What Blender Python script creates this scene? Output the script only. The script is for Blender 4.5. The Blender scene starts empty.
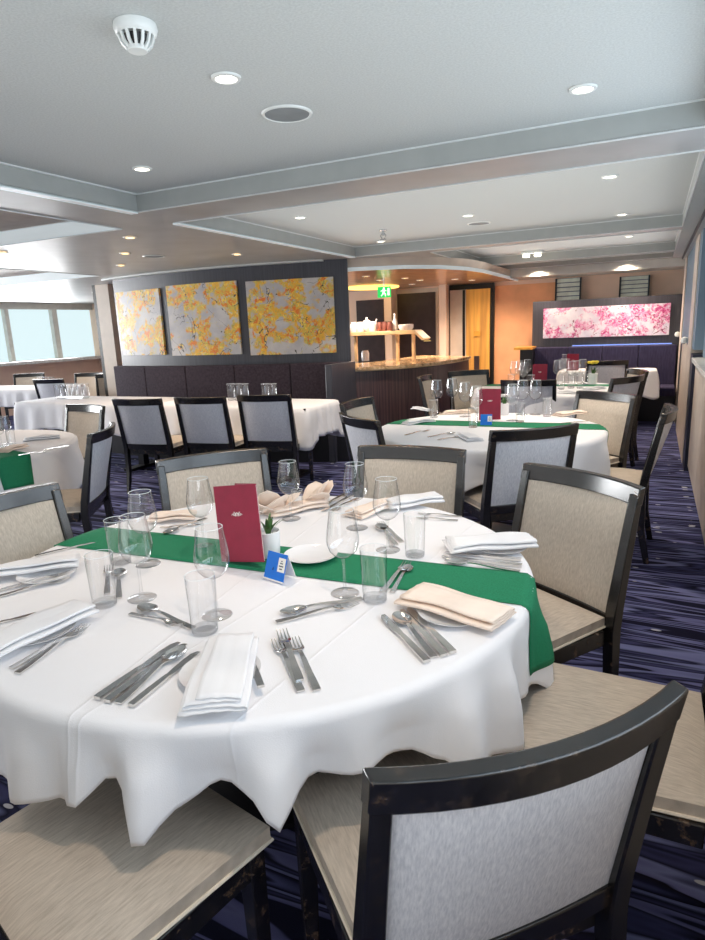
import bpy, math, random
import numpy as np
from mathutils import Vector, Matrix
random.seed(7)
S = bpy.context.scene
COL = S.collection
PI = math.pi
rad = math.radians

# ---------------------------------------------------------------- camera
FPX, YAW, PIT, ROL, H = 625.0, rad(25.7), rad(12.85), rad(-2.35), 1.45
def cam_axes():
    cy, sy = math.cos(YAW), math.sin(YAW)
    f = np.array([-sy*math.cos(PIT), cy*math.cos(PIT), -math.sin(PIT)])
    r = np.array([cy, sy, 0.]); u = np.cross(r, f)
    c, s = math.cos(ROL), math.sin(ROL)
    return c*r+s*u, -s*r+c*u, f
AR, AU, AF = cam_axes()
def ray(x, y): return AF + AR*(x-352.5)/FPX - AU*(y-470)/FPX
def hit(x, y, ax, val):
    d = ray(x, y); o = np.array([0, 0, H]); return o + d*((val-o[ax])/d[ax])
def Z(x, y, z): return hit(x, y, 2, z)
def dep(x, y, t):
    return np.array([0, 0, H]) + ray(x, y)*t
cd = bpy.data.cameras.new('camera'); cam = bpy.data.objects.new('camera', cd); COL.objects.link(cam)
m = Matrix(((AR[0], AU[0], -AF[0], 0), (AR[1], AU[1], -AF[1], 0), (AR[2], AU[2], -AF[2], H), (0, 0, 0, 1)))
cam.matrix_world = m
cd.sensor_fit = 'VERTICAL'; cd.sensor_height = 24; cd.lens = FPX/940*24; cd.clip_start = .02
S.camera = cam

# ---------------------------------------------------------------- materials
def lin(c):
    return tuple((v/12.92 if v <= .04045 else ((v+.055)/1.055)**2.4) for v in [x/255 for x in c]) + (1,)
class N:
    def __init__(s, name):
        s.m = bpy.data.materials.new(name); s.m.use_nodes = True
        s.t = s.m.node_tree; s.n = s.t.nodes; s.b = s.n['Principled BSDF']; s.out = s.n['Material Output']
    def add(s, t, **k):
        n = s.n.new(t)
        for a, v in k.items():
            if hasattr(n, a): setattr(n, a, v)
            else: n.inputs[a].default_value = v
        return n
    def link(s, a, b): s.t.links.new(a, b)
    def coords(s, scale=(1, 1, 1), world=False, rot=(0, 0, 0)):
        mp = s.add('ShaderNodeMapping'); mp.inputs['Scale'].default_value = scale; mp.inputs['Rotation'].default_value = rot
        if world: g = s.add('ShaderNodeNewGeometry'); s.link(g.outputs['Position'], mp.inputs[0])
        else: g = s.add('ShaderNodeTexCoord'); s.link(g.outputs['Object'], mp.inputs[0])
        return mp.outputs[0]
    def noise(s, co, scale, detail=2, rough=.5, dist=0):
        n = s.add('ShaderNodeTexNoise'); n.inputs['Scale'].default_value = scale; n.inputs['Detail'].default_value = detail
        n.inputs['Roughness'].default_value = rough; n.inputs['Distortion'].default_value = dist
        s.link(co, n.inputs['Vector']); return n.outputs['Fac']
    def ramp(s, fac, stops, const=False):
        r = s.add('ShaderNodeValToRGB'); e = r.color_ramp.elements
        while len(e) < len(stops): e.new(.5)
        for i, (p, c) in enumerate(stops): e[i].position = p; e[i].color = c
        if const: r.color_ramp.interpolation = 'CONSTANT'
        s.link(fac, r.inputs[0]); return r.outputs[0]
    def mix(s, f, a, b):
        x = s.add('ShaderNodeMixRGB')
        for i, v in enumerate((f, a, b)):
            if hasattr(v, 'links'): s.link(v, x.inputs[i])
            else: x.inputs[i].default_value = v
        return x.outputs[0]
    def math(s, op, a, b=0.0, c=None):
        x = s.add('ShaderNodeMath', operation=op)
        for i, v in enumerate([a, b] + ([c] if c is not None else [])):
            if hasattr(v, 'links'): s.link(v, x.inputs[i])
            else: x.inputs[i].default_value = v
        return x.outputs[0]
    def bump(s, h, strength=.3, dist=.01):
        b = s.add('ShaderNodeBump'); b.inputs['Strength'].default_value = strength; b.inputs['Distance'].default_value = dist
        s.link(h, b.inputs['Height']); s.link(b.outputs[0], s.b.inputs['Normal'])
    def set(s, col=None, rough=None, metal=None, spec=None, emit=None, es=0, coat=None, sheen=None):
        i = s.b.inputs
        if col is not None:
            if hasattr(col, 'links'): s.link(col, i['Base Color'])
            else: i['Base Color'].default_value = lin(col)
        if rough is not None: i['Roughness'].default_value = rough
        if metal is not None: i['Metallic'].default_value = metal
        if spec is not None: i['Specular IOR Level'].default_value = spec
        if coat is not None: i['Coat Weight'].default_value = coat
        if emit is not None: i['Emission Color'].default_value = lin(emit); i['Emission Strength'].default_value = es
        return s
def plain(name, col, rough=.6, var=.06, scale=8, **k):
    n = N(name); f = n.noise(n.coords(), scale, 3)
    c = np.array(col, float)
    n.set(n.ramp(f, [(.3, lin(np.clip(c*(1-var), 0, 255))), (.7, lin(np.clip(c*(1+var), 0, 255)))]), rough, **k)
    return n.m
M = {}
def fabric(name, col, col2, sx, sy):
    n = N(name)
    a = n.noise(n.coords((sx, sy, sy)), 1, 2); b = n.noise(n.coords((sx*3, sx*3, sx*3)), 1.5, 2)
    f = n.math('ADD', n.math('MULTIPLY', a, .7), n.math('MULTIPLY', b, .3))
    n.set(n.ramp(f, [(.3, lin(col2)), (.7, lin(col))]), .85, spec=.2); n.bump(f, .25, .002)
    return n.m
M['seat_fabric'] = fabric('seat_fabric', (208, 196, 182), (172, 161, 148), 240, 25)
M['back_fabric'] = fabric('back_fabric', (210, 200, 187), (178, 168, 155), 260, 60)
M['rear_fabric'] = fabric('rear_fabric', (236, 236, 240), (196, 198, 206), 300, 60)
M['piping'] = plain('piping', (226, 216, 200), .7)
def dark_wood(name, c1, c2, edge=(150, 120, 95), rough=.28, wear=.73):
    n = N(name); co = n.coords((30, 30, 3))
    f = n.noise(co, 1.5, 4); base = n.ramp(f, [(.3, lin(c1)), (.75, lin(c2))])
    w = n.noise(n.coords((18, 18, 18)), 1.6, 5, .7)
    g = n.add('ShaderNodeNewGeometry')
    pt = n.ramp(g.outputs['Pointiness'], [(.53, (0, 0, 0, 1)), (.60, (1, 1, 1, 1))])
    wf = n.math('MULTIPLY', n.ramp(w, [(wear-.2, (0, 0, 0, 1)), (wear, (1, 1, 1, 1))]), pt)
    n.set(n.mix(wf, base, lin(edge)), rough, spec=.9); n.bump(f, .05, .002)
    return n.m
M['frame'] = dark_wood('chair_frame_wood', (14, 14, 15), (26, 25, 26), (150, 122, 98), .25, .74)
M['linen'] = None
n = N('white_linen'); f = n.noise(n.coords((1, 1, 1)), 500, 2); g = n.noise(n.coords((1, 1, 1)), 6, 3)
n.set(n.ramp(g, [(.3, lin((226, 227, 231))), (.7, lin((240, 240, 242)))]), .75, spec=.25)
n.bump(n.math('ADD', n.math('MULTIPLY', f, .12), g), .18, .01); M['linen'] = n.m
def cloth_mat(name, lines):
    """white cloth with pressed fold creases along straight lines (px,py,dx,dy) in world XY"""
    n = N(name); gm = n.add('ShaderNodeNewGeometry'); sp = n.add('ShaderNodeSeparateXYZ'); n.link(gm.outputs['Position'], sp.inputs[0])
    h = None
    for (px, py, dx, dy) in lines:
        L = math.hypot(dx, dy); nx, ny = -dy/L, dx/L
        d = n.math('SUBTRACT', n.math('ADD', n.math('MULTIPLY', sp.outputs[0], nx), n.math('MULTIPLY', sp.outputs[1], ny)), px*nx+py*ny)
        r = n.math('DIVIDE', 1.0, n.math('ADD', 1.0, n.math('MULTIPLY', n.math('MULTIPLY', d, d), 90000.0)))
        h = r if h is None else n.math('ADD', h, r)
    nz = n.noise(n.coords((1, 1, 1)), 5, 3); fine = n.noise(n.coords((1, 1, 1)), 450, 1)
    hh = n.math('ADD', n.math('MULTIPLY', nz, .8), n.math('MULTIPLY', fine, .08))
    if h is not None: hh = n.math('ADD', hh, n.math('MULTIPLY', h, .35))
    n.set((238, 238, 241), .8, spec=.2); n.bump(hh, .35, .012)
    return n.m
n = N('green_runner'); f = n.noise(n.coords(), 350, 2)
n.set(n.ramp(f, [(.3, lin((30, 114, 80))), (.7, lin((44, 136, 98)))]), .8, spec=.2); n.bump(f, .15, .002); M['green'] = n.m
M['china'] = plain('white_china', (238, 238, 240), .12, .01)
M['warm_lit_linen'] = plain('linen_in_warm_light', (243, 226, 212), .8, .03, 12, spec=.2)  # linen with the downlights' warm tint put into its colour
n = N('steel'); f = n.noise(n.coords((5, 5, 5)), 3, 2)
n.set(n.ramp(f, [(.3, lin((205, 202, 198))), (.7, lin((236, 234, 232)))]), .13, 1.0); M['steel'] = n.m
n = N('dark_steel'); n.set((110, 92, 84), .2, 1.0); M['dark_steel'] = n.m
# thin glass: clear with stronger reflection toward grazing
def glass(name, tint, k=.75):
    n = N(name); n.n.remove(n.b)
    tr = n.add('ShaderNodeBsdfTransparent'); gl = n.add('ShaderNodeBsdfGlossy'); gl.inputs['Roughness'].default_value = .03
    gl.inputs['Color'].default_value = (.95, .97, 1, 1)
    lw = n.add('ShaderNodeLayerWeight'); lw.inputs['Blend'].default_value = .35
    edge = n.math('POWER', lw.outputs['Facing'], 2.6)
    tc = n.mix(edge, lin(tint), lin(tuple(np.array(tint)*.40)))
    n.link(tc, tr.inputs['Color'])
    f = n.math('ADD', n.math('MULTIPLY', edge, k*.9), .085)
    mx = n.add('ShaderNodeMixShader'); n.link(f, mx.inputs[0]); n.link(tr.outputs[0], mx.inputs[1]); n.link(gl.outputs[0], mx.inputs[2])
    n.link(mx.outputs[0], n.out.inputs[0]); return n.m
M['glass'] = glass('drinking_glass', (254, 254, 254))
M['rim'] = N('glass_rim_highlight').set((235, 242, 246), .1, spec=1.0).m  # opaque pale lip, its bright highlight put into the colour
M['window_glass'] = glass('window_glass', (235, 243, 250), .3)
M['menu'] = plain('crimson_cover', (146, 22, 56), .5, .05, 20)
M['paper'] = plain('paper', (240, 238, 232), .7, .02)
M['blue'] = plain('blue_card', (0, 112, 214), .5, .03)
M['ink'] = plain('dark_ink', (30, 40, 70), .6)
M['ceramic'] = plain('white_pot_ceramic', (236, 238, 240), .25, .01)
M['soil'] = plain('soil', (45, 36, 28), .9, .3, 60)
M['leaf'] = plain('leaf_green', (60, 98, 48), .5, .25, 30)
M['yellow'] = plain('yellow_petal', (240, 208, 60), .6, .1, 30)
# ceiling
n = N('ceiling_plaster'); f = n.noise(n.coords(world=True), 130, 3, .6)
n.set(n.ramp(f, [(.35, lin((192, 197, 196))), (.65, lin((206, 211, 210)))]), .7, spec=.3); n.bump(f, .25, .004); M['ceil'] = n.m
n = N('ceiling_gloss_panel'); f = n.noise(n.coords(world=True), 4, 2)
n.set(n.ramp(f, [(.3, lin((176, 176, 174))), (.7, lin((188, 188, 187)))]), .36, spec=.6); M['soffit'] = n.m
M['trim_white'] = plain('trim_white', (200, 204, 202), .35, .02)
M['step'] = plain('step_grey', (170, 174, 172), .4, .02)
M['edge_line'] = plain('edge_line_white', (228, 233, 233), .3, .01)
M['cove'] = N('faint_white_glow').set((230, 238, 240), .3, emit=(228, 240, 245), es=.2).m  # faint emission, also standing in for window light on left bay steps
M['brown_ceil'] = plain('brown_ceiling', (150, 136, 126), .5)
M['warm_ceil'] = plain('warm_ceiling_gloss', (216, 176, 140), .2, .05)
# walls
n = N('panel_wood'); f = n.noise(n.coords((70, 70, 1.5), world=True), 1, 4)
n.set(n.ramp(f, [(.3, lin((56, 57, 66))), (.7, lin((70, 71, 80)))]), .4, spec=.5); M['panel'] = n.m
n = N('counter_wood'); f = n.noise(n.coords((60, 60, 1.2), world=True), 1, 5)
n.set(n.ramp(f, [(.3, lin((52, 40, 46))), (.7, lin((98, 74, 74)))]), .3, spec=.5); M['counter'] = n.m
M['bench'] = fabric('bench_leather', (74, 64, 72), (52, 44, 52), 40, 40)
M['bench_blue'] = fabric('bench_leather_blue', (66, 62, 92), (46, 44, 68), 60, 10)
M['bench_seat'] = fabric('bench_seat_cloth', (60, 58, 84), (44, 42, 62), 60, 60)
M['peach'] = plain('peach_wall', (240, 210, 188), .6, .03, 3)
M['orange'] = plain('orange_wall', (236, 172, 126), .5, .06, 3)
M['tan'] = plain('tan_laminate', (212, 198, 184), .45, .04, 5)
M['tan_dark'] = plain('tan_panel', (204, 190, 176), .45, .04, 5)
M['bluegrey'] = plain('blue_grey_panel', (92, 112, 128), .4, .08, 5)
M['dark_door'] = plain('dark_door_wood', (54, 42, 44), .35, .12, 8)
M['black'] = plain('black_paint', (20, 20, 24), .35)
M['navy'] = plain('navy_panel', (38, 42, 62), .4)
M['vent'] = plain('vent_metal', (228, 236, 226), .35)
M['copper'] = plain('gold_panel', (208, 150, 62), .3, .15, 6)
M['wood_shelf'] = plain('pale_wood_shelf', (230, 196, 150), .35, .08, 10)
n = N('marble_top'); f = n.noise(n.coords(world=True), 7, 6, .65, 1.5)
n.set(n.ramp(f, [(.35, lin((96, 70, 50))), (.5, lin((210, 172, 128))), (.7, lin((244, 222, 188)))]), .15); M['marble'] = n.m
n = N('blossom_speckle_sill'); f = n.noise(n.coords(world=True), 30, 4)
n.set(n.ramp(f, [(.3, lin((200, 200, 196))), (.7, lin((236, 236, 232)))]), .25); M['sill'] = n.m
def emit(name, col, s):
    n = N(name); n.set(col, .5, emit=col, es=s); return n.m
M['lamp'] = emit('lamp_glow', (255, 246, 225), 6)
M['lamp_warm'] = emit('warm_lamp_glow', (255, 214, 150), 5)
M['green_sign'] = emit('green_sign_face', (40, 205, 100), .9)
M['sign_white'] = emit('sign_white_mark', (235, 255, 240), 1.2)
M['oval'] = emit('oval_light_face', (255, 210, 110), 2.2)
M['led'] = emit('led_line', (120, 150, 230), .8)
n = N('daylight_blind'); n.set((60, 66, 68), .6, emit=(222, 244, 248), es=1.0); M['sky'] = n.m
M['mullion'] = plain('pale_grey_wall', (206, 206, 198), .5, .03)
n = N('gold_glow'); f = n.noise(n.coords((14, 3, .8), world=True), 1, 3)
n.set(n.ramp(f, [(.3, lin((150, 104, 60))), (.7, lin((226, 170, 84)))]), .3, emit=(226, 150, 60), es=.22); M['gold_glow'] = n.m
M['white_plastic'] = plain('white_plastic', (226, 230, 228), .4, .02)
M['grille'] = plain('grey_grille', (132, 138, 140), .6)
M['chrome'] = N('chrome').set((200, 205, 210), .15, 1.0).m
# carpet
n = N('navy_wave_carpet')
co = n.coords((.55, 7.0, 1), world=True); f = n.noise(co, 1.15, 2, .5, .25)
st = n.ramp(f, [(0, lin((24, 26, 48))), (.37, lin((24, 26, 48))), (.38, lin((92, 94, 138))), (.42, lin((112, 114, 160))), (.435, lin((18, 18, 34))), (.47, lin((64, 66, 106))), (.50, lin((26, 27, 50))),
                (.53, lin((120, 126, 172))), (.565, lin((104, 106, 150))), (.57, lin((14, 14, 26))), (.60, lin((36, 36, 66))), (.64, lin((92, 96, 142))), (.65, lin((24, 24, 46)))])
v = n.add('ShaderNodeTexVoronoi'); n.link(n.coords((9, 24, 1), world=True), v.inputs['Vector']); v.inputs['Scale'].default_value = 1.0
fl = n.ramp(v.outputs['Distance'], [(.19, (1, 1, 1, 1)), (.22, (0, 0, 0, 1))])
sel = n.add('ShaderNodeSeparateColor'); n.link(v.outputs['Color'], sel.inputs[0])
fl2 = n.math('MULTIPLY', fl, n.math('GREATER_THAN', sel.outputs[0], .8))
pile = n.noise(n.coords(world=True), 400, 2)
c = n.mix(fl2, st, lin((188, 190, 200))); c = n.mix(n.math('MULTIPLY', pile, .25), c, lin((14, 14, 24)))
n.set(c, .95, spec=.1); n.bump(pile, .3, .004); M['carpet'] = n.m
# art
def art(name, bg1, bg2, cols, dark, scale, cl=.47):
    n = N(name); co = n.coords((1, 1, 1), world=True)
    bg = n.ramp(n.noise(co, scale*.8, 4, .6), [(.35, lin(bg1)), (.65, lin(bg2))])
    c = bg
    big = n.ramp(n.noise(n.coords((1, 1, 1), world=True, rot=(.3, .2, 1.1)), scale*.62, 3, .6), [(cl-.02, (0, 0, 0, 1)), (cl+.04, (1, 1, 1, 1))])
    for i, (col, lo, sc) in enumerate(cols):
        f = n.noise(n.coords((1, 1, 1), world=True, rot=(i*.7, i*1.3, i*.4)), scale*sc, 5, .72, 1.0)
        k = n.ramp(f, [(lo, (0, 0, 0, 1)), (lo+.05, (1, 1, 1, 1))]); c = n.mix(n.math('MULTIPLY', k, big) if i != 2 else k, c, lin(col))
    # branches: thin contour lines of a distorted noise
    f = n.noise(n.coords((1, 1, 1), world=True, rot=(.5, .9, .2)), scale*.45, 3, .55, 1.2)
    d = n.math('ABSOLUTE', n.math('SUBTRACT', f, .5))
    gate = n.math('GREATER_THAN', n.noise(co, scale*.9, 2), .5)
    k = n.math('MULTIPLY', n.math('LESS_THAN', d, .005), gate); c = n.mix(k, c, lin(dark))
    n.set(c, .5); return n.m
M['art_yellow'] = art('yellow_blossom_painting', (176, 172, 176), (206, 200, 196), [((216, 190, 86), .44, 1.6), ((236, 178, 54), .48, 2.2), ((204, 190, 96), .60, 2.0), ((180, 164, 84), .56, 2.8), ((232, 124, 36), .525, 1.8), ((250, 214, 84), .56, 3.2)], (70, 64, 56), 5.5)
M['art_pink'] = art('pink_blossom_painting', (208, 202, 222), (236, 234, 244), [((222, 150, 194), .46, 1.8), ((200, 70, 138), .52, 2.2), ((214, 130, 178), .62, 2.4), ((160, 26, 88), .57, 2.6), ((244, 240, 246), .60, 3.0)], (110, 50, 80), 7)

# ---------------------------------------------------------------- mesh helpers
class MB:
    def __init__(s): s.v = []; s.f = []
    def add(s, vs, fs):
        o = len(s.v); s.v += [tuple(map(float, v)) for v in vs]; s.f += [tuple(i+o for i in f) for f in fs]; return s
    def box(s, a, b):
        (x0, y0, z0), (x1, y1, z1) = a, b
        return s.add([(x0, y0, z0), (x1, y0, z0), (x1, y1, z0), (x0, y1, z0), (x0, y0, z1), (x1, y0, z1), (x1, y1, z1), (x0, y1, z1)],
                     [(0, 3, 2, 1), (4, 5, 6, 7), (0, 1, 5, 4), (1, 2, 6, 5), (2, 3, 7, 6), (3, 0, 4, 7)])
    def sweep(s, secs, cap=True, loop=False):
        """secs: list of rings (equal length lists of points)"""
        k = len(secs[0]); vs = [p for r in secs for p in r]; fs = []
        m = len(secs)
        for i in range(m-1 if not loop else m):
            j = (i+1) % m
            for a in range(k):
                b = (a+1) % k; fs.append((i*k+a, i*k+b, j*k+b, j*k+a))
        if cap and not loop: fs += [tuple(range(k))[::-1], tuple((m-1)*k+a for a in range(k))]
        return s.add(vs, fs)
    def grid(s, rows):
        k = len(rows[0]); vs = [p for r in rows for p in r]
        return s.add(vs, [(i*k+a, i*k+a+1, (i+1)*k+a+1, (i+1)*k+a) for i in range(len(rows)-1) for a in range(k-1)])
    def lathe(s, prof, n=24, c=(0, 0, 0), close=False):
        rings = []
        for r, z in prof: rings.append([(c[0]+r*math.cos(2*PI*i/n), c[1]+r*math.sin(2*PI*i/n), c[2]+z) for i in range(n)])
        return s.sweep(rings, cap=False)
    def tube(s, pts, r, n=8):
        rings = []; pts = [Vector(p) for p in pts]
        for i, p in enumerate(pts):
            d = (pts[min(i+1, len(pts)-1)] - pts[max(i-1, 0)]).normalized()
            u = d.cross(Vector((0, 0, 1)) if abs(d.z) < .9 else Vector((1, 0, 0))).normalized(); w = d.cross(u)
            rr = r[i] if isinstance(r, (list, tuple)) else r
            rings.append([p + (u*math.cos(2*PI*a/n)+w*math.sin(2*PI*a/n))*rr for a in range(n)])
        return s.sweep(rings)
    def bar(s, pts, w, d, side):
        """rectangular bar along pts; side = vector of width direction"""
        rings = []; pts = [Vector(p) for p in pts]; u = Vector(side).normalized()
        for i, p in enumerate(pts):
            t = (pts[min(i+1, len(pts)-1)] - pts[max(i-1, 0)]).normalized(); v = t.cross(u).normalized()
            ww = w[i] if isinstance(w, (list, tuple)) else w; dd = d[i] if isinstance(d, (list, tuple)) else d
            rings.append([p+u*ww/2+v*dd/2, p-u*ww/2+v*dd/2, p-u*ww/2-v*dd/2, p+u*ww/2-v*dd/2])
        return s.sweep(rings)
    def build(s, name, mat, parent=None, bevel=0, smooth=True, seg=2, loc=None, rz=None, solid=0, sub=0, ang=40):
        me = bpy.data.meshes.new(name); me.from_pydata(s.v, [], s.f); me.validate(); me.update()
        import bmesh
        bm = bmesh.new(); bm.from_mesh(me); bmesh.ops.remove_doubles(bm, verts=bm.verts, dist=1e-5)
        bmesh.ops.recalc_face_normals(bm, faces=bm.faces); bm.to_mesh(me); bm.free()
        if smooth:
            me.shade_smooth(); me.set_sharp_from_angle(angle=rad(ang))
        o = bpy.data.objects.new(name, me); COL.objects.link(o); me.materials.append(mat)
        if parent: o.parent = parent
        if loc is not None: o.location = loc
        if rz is not None: o.rotation_euler.z = rz
        if solid: mo = o.modifiers.new('solidify', 'SOLIDIFY'); mo.thickness = solid; mo.offset = 0
        if bevel: mo = o.modifiers.new('bevel', 'BEVEL'); mo.width = bevel; mo.segments = seg; mo.limit_method = 'ANGLE'; mo.angle_limit = rad(35)
        if sub: mo = o.modifiers.new('subsurf', 'SUBSURF'); mo.levels = sub; mo.render_levels = sub
        return o
def tag(o, label, cat, group=None):
    o['label'] = label; o['category'] = cat
    if group: o['group'] = group
    return o
def empty(name, label, cat, loc=(0, 0, 0), rz=0, group=None):
    o = bpy.data.objects.new(name, None); COL.objects.link(o); o.location = loc; o.rotation_euler.z = rz; o.empty_display_size = .05
    return tag(o, label, cat, group)
def struct(o): o['kind'] = 'structure'; return o
def dup(root, loc, rz, label, group=None, scale=1.0, rot=None, cat=None):
    r = root.copy(); COL.objects.link(r); r.location = loc; r.rotation_euler = rot if rot else (0, 0, rz); r.scale = (scale,)*3
    r['label'] = label
    if cat: r['category'] = cat
    if group: r['group'] = group
    elif 'group' in r.keys(): del r['group']
    for ch in list(root.children):
        c = ch.copy(); COL.objects.link(c); c.parent = r
        for g in list(ch.children):
            d = g.copy(); COL.objects.link(d); d.parent = c
    return r
class Kind:
    """first placement moves the original, the rest are copies"""
    def __init__(s, root): s.root = root; s.used = False
    def __call__(s, loc, rz, label, group=None, scale=1.0, rot=None):
        if not s.used:
            s.used = True; r = s.root; r.location = loc; r.rotation_euler = rot if rot else (0, 0, rz); r.scale = (scale,)*3
            r['label'] = label
            if group: r['group'] = group
            return r
        return dup(s.root, loc, rz, label, group, scale, rot)

# ---------------------------------------------------------------- shell
ZS, ZR = 2.2, 2.3
XP, XW, YF, YB = -11.5, .36, 10.7, -2.0
struct(MB().box((XP-.2, YB, -.1), (1.2, YF+2.2, 0)).build('floor', M['carpet'], smooth=False))
# ceiling slab made from the soffit plane with recessed bays
bays = [(-2.93, .17, YB, 3.18), (-2.99, .17, 3.63, 6.5), (-2.2, .17, 6.74, 8.8), (-2.2, .17, 9.0, 9.8), (-9.5, -3.47, YB, 3.58), (-9.8, -6.25, 4.2, 6.0)]
xs = sorted({XP, 1.2} | {b[0] for b in bays} | {b[1] for b in bays}); ys = sorted({YB, YF} | {b[2] for b in bays} | {b[3] for b in bays})
mb = MB()
def inbay(x, y): return any(b[0] < x < b[1] and b[2] < y < b[3] for b in bays)
for i in range(len(xs)-1):
    for j in range(len(ys)-1):
        if not inbay((xs[i]+xs[i+1])/2, (ys[j]+ys[j+1])/2):
            mb.add([(xs[i], ys[j], ZS), (xs[i+1], ys[j], ZS), (xs[i+1], ys[j+1], ZS), (xs[i], ys[j+1], ZS)], [(0, 1, 2, 3)])
struct(mb.build('ceiling', M['soffit'], smooth=False))
for k, b in enumerate(bays):
    x0, x1, y0, y1 = b
    mb = MB().add([(x0, y0, ZR), (x1, y0, ZR), (x1, y1, ZR), (x0, y1, ZR)], [(0, 1, 2, 3)])
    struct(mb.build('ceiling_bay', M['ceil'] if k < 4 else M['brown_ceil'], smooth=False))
    mb = MB()
    for (p, q) in (((x0, y0), (x1, y0)), ((x1, y0), (x1, y1)), ((x1, y1), (x0, y1)), ((x0, y1), (x0, y0))):
        mb.add([(*p, ZS), (*q, ZS), (*q, ZR), (*p, ZR)], [(0, 1, 2, 3)])
    struct(mb.build('ceiling_step', M['step'] if k < 4 else M['cove'], smooth=False))  # left bay steps: emission imitates window light on the faces
    t = .012
    mb = MB()
    for zz, d in ((ZS, -1), (ZR, 1)):
        e = t if d > 0 else -t
        for (a, c) in (((x0, y0), (x1, y0+e)), ((x0, y1-e), (x1, y1)), ((x0, y0), (x0+e*1.4, y1)), ((x1-e*.5, y0), (x1, y1))):
            mb.box((min(a[0], c[0]), min(a[1], c[1]), zz-.006), (max(a[0], c[0]), max(a[1], c[1]), zz+.002))
    struct(mb.build('trim_1', M['edge_line'], smooth=False))
# bright cove lines along the left edge of the recesses
for x, y0, y1 in ((-2.93, YB, 3.18), (-2.99, 3.63, 6.5)):
    struct(MB().box((x-.055, y0, ZS-.012), (x, y1, ZS-.001)).build('trim_2', M['cove'], smooth=False))
struct(MB().box((.165, YB, ZR-.004), (.175, 10.2, ZR-.001)).build('trim_3', M['bluegrey'], smooth=False))

struct(MB().box((-2.02, 10.0, 2.085), (XW+.1, YF, ZS-.002)).build('ceiling_drop', M['trim_white'], smooth=False))
# port wall with three big windows
def wall_with_holes(name, ax, val, thick, lo, hi, z0, z1, holes, mat):
    a = sorted({lo, hi} | {h_[0] for h_ in holes} | {h_[1] for h_ in holes}); c = sorted({z0, z1} | {h_[2] for h_ in holes} | {h_[3] for h_ in holes})
    mb = MB()
    for i in range(len(a)-1):
        for j in range(len(c)-1):
            u, w = (a[i]+a[i+1])/2, (c[j]+c[j+1])/2
            if any(h_[0] < u < h_[1] and h_[2] < w < h_[3] for h_ in holes): continue
            if ax == 0: mb.box((min(val, val+thick), a[i], c[j]), (max(val, val+thick), a[i+1], c[j+1]))
            else: mb.box((a[i], min(val, val+thick), c[j]), (a[i+1], max(val, val+thick), c[j+1]))
    return struct(mb.build(name, mat, smooth=False))
def py(x, xx=XP): return hit(x, 335, 0, xx)[1]
# window positions along the port wall
wins = [(py(a), py(b)) for a, b in ((-40, 8), (12, 55), (60, 98))]
zsil, ztop = 1.05, 2.07
wins = [(-1.5, .6), (.9, 3.0), (3.3, 5.2)] + wins
wall_with_holes('wall_left', 0, XP, -.15, YB, YF, zsil-.06, ZR, [(a, b, zsil, ztop) for a, b in wins], M['mullion'])
struct(MB().box((XP-.15, YB, 0), (XP, YF, zsil-.06)).build('wall_left', M['peach'], smooth=False))
for k, (a, b) in enumerate(wins):
    struct(MB().box((XP-.12, a, zsil), (XP-.10, b, ztop)).build('window_%d' % (k+1), M['sky'], smooth=False))
struct(MB().box((XP, YB, zsil-.06), (XP+.25, YF, zsil)).build('trim_4', M['sill'], smooth=False))
# far wall
struct(MB().box((XP-.2, YF, 0), (1.2, YF+.12, ZR)).build('wall_far', M['peach'], smooth=False))
# starboard wall: low cabinet front, sill, windows
hol = [(-1.8, -.2, 1.08, 2.1), (0, 1.7, 1.08, 2.1), (1.9, 3.6, 1.08, 2.1)]
wall_with_holes('wall_right', 0, XW+.12, .1, YB, YF, 0, ZR, hol, M['bluegrey'])
for k, hh in enumerate(hol):
    struct(MB().box((XW+.17, hh[0], hh[2]), (XW+.175, hh[1], hh[3])).build('window_%d' % (k+7), M['window_glass'], smooth=False))
r = empty('wall_cabinet', 'low tan cabinet run with a pale speckled top along the right wall', 'cabinet', (XW, 3.2, 0))
mb = MB()
for y0 in (-5.1, -3.9, -2.7, -1.5, -.3, .9, 2.1):
    mb.box((.0, y0+.005, .06), (.12, y0+1.195, 1.02))
mb.build('body', M['tan_dark'], r, bevel=.003)
MB().box((-.035, -5.15, 1.02), (.12, 3.32, 1.06)).build('worktop', M['sill'], r, bevel=.006)
MB().box((.02, -5.1, 0), (.12, 3.3, .06)).build('plinth', M['black'], r)
# pale strips on the blue grey wall between the far windows
for (y, w_, lab) in ((6.9, .6, 'tan wall pillar just beyond the end of the low cabinet'), (9.5, .6, 'slim pale wall pillar beside the far bench with the pink painting')):
    r = empty('wall_pillar', lab, 'pillar', (XW, y, 0))
    MB().box((-.03, 0, 1.12), (.10, w_, ZS-.03)).build('upper_face', M['tan'], r)
    MB().box((-.03, 0, 0), (.10, w_*(1 if y > 9 else 3.4), 1.12)).build('lower_face', M['tan_dark'], r)
    MB().lathe([(0, -.04), (.03, -.028), (.04, 0), (.03, .028), (0, .04)], 16, (-.055, w_*(1 if y > 9 else 1.4), 1.17)).build('wall_hook', M['white_plastic'], r)
struct(MB().box((XW-.025, 6.53, 0), (XW+.10, 6.89, 1.08)).build('trim_10', M['navy'], smooth=False))
struct(MB().box((XW-.025, 8.96, 0), (XW+.10, 9.49, 1.1)).build('trim_11', M['black'], smooth=False))
nb = N('blue_grey_blind'); nb.set((96, 116, 132), .5, emit=(112, 128, 140), es=.22)  # faint emission stands in for daylight through the blind
struct(MB().box((XW-.02, 6.55, 1.125), (XW+.10, 9.48, ZS-.03)).build('window_10', nb.m, smooth=False))
struct(MB().box((XW+.05, 3.7, 1.07), (XW+.10, 6.5, ZS-.03)).build('window_11', nb.m, smooth=False))
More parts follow.
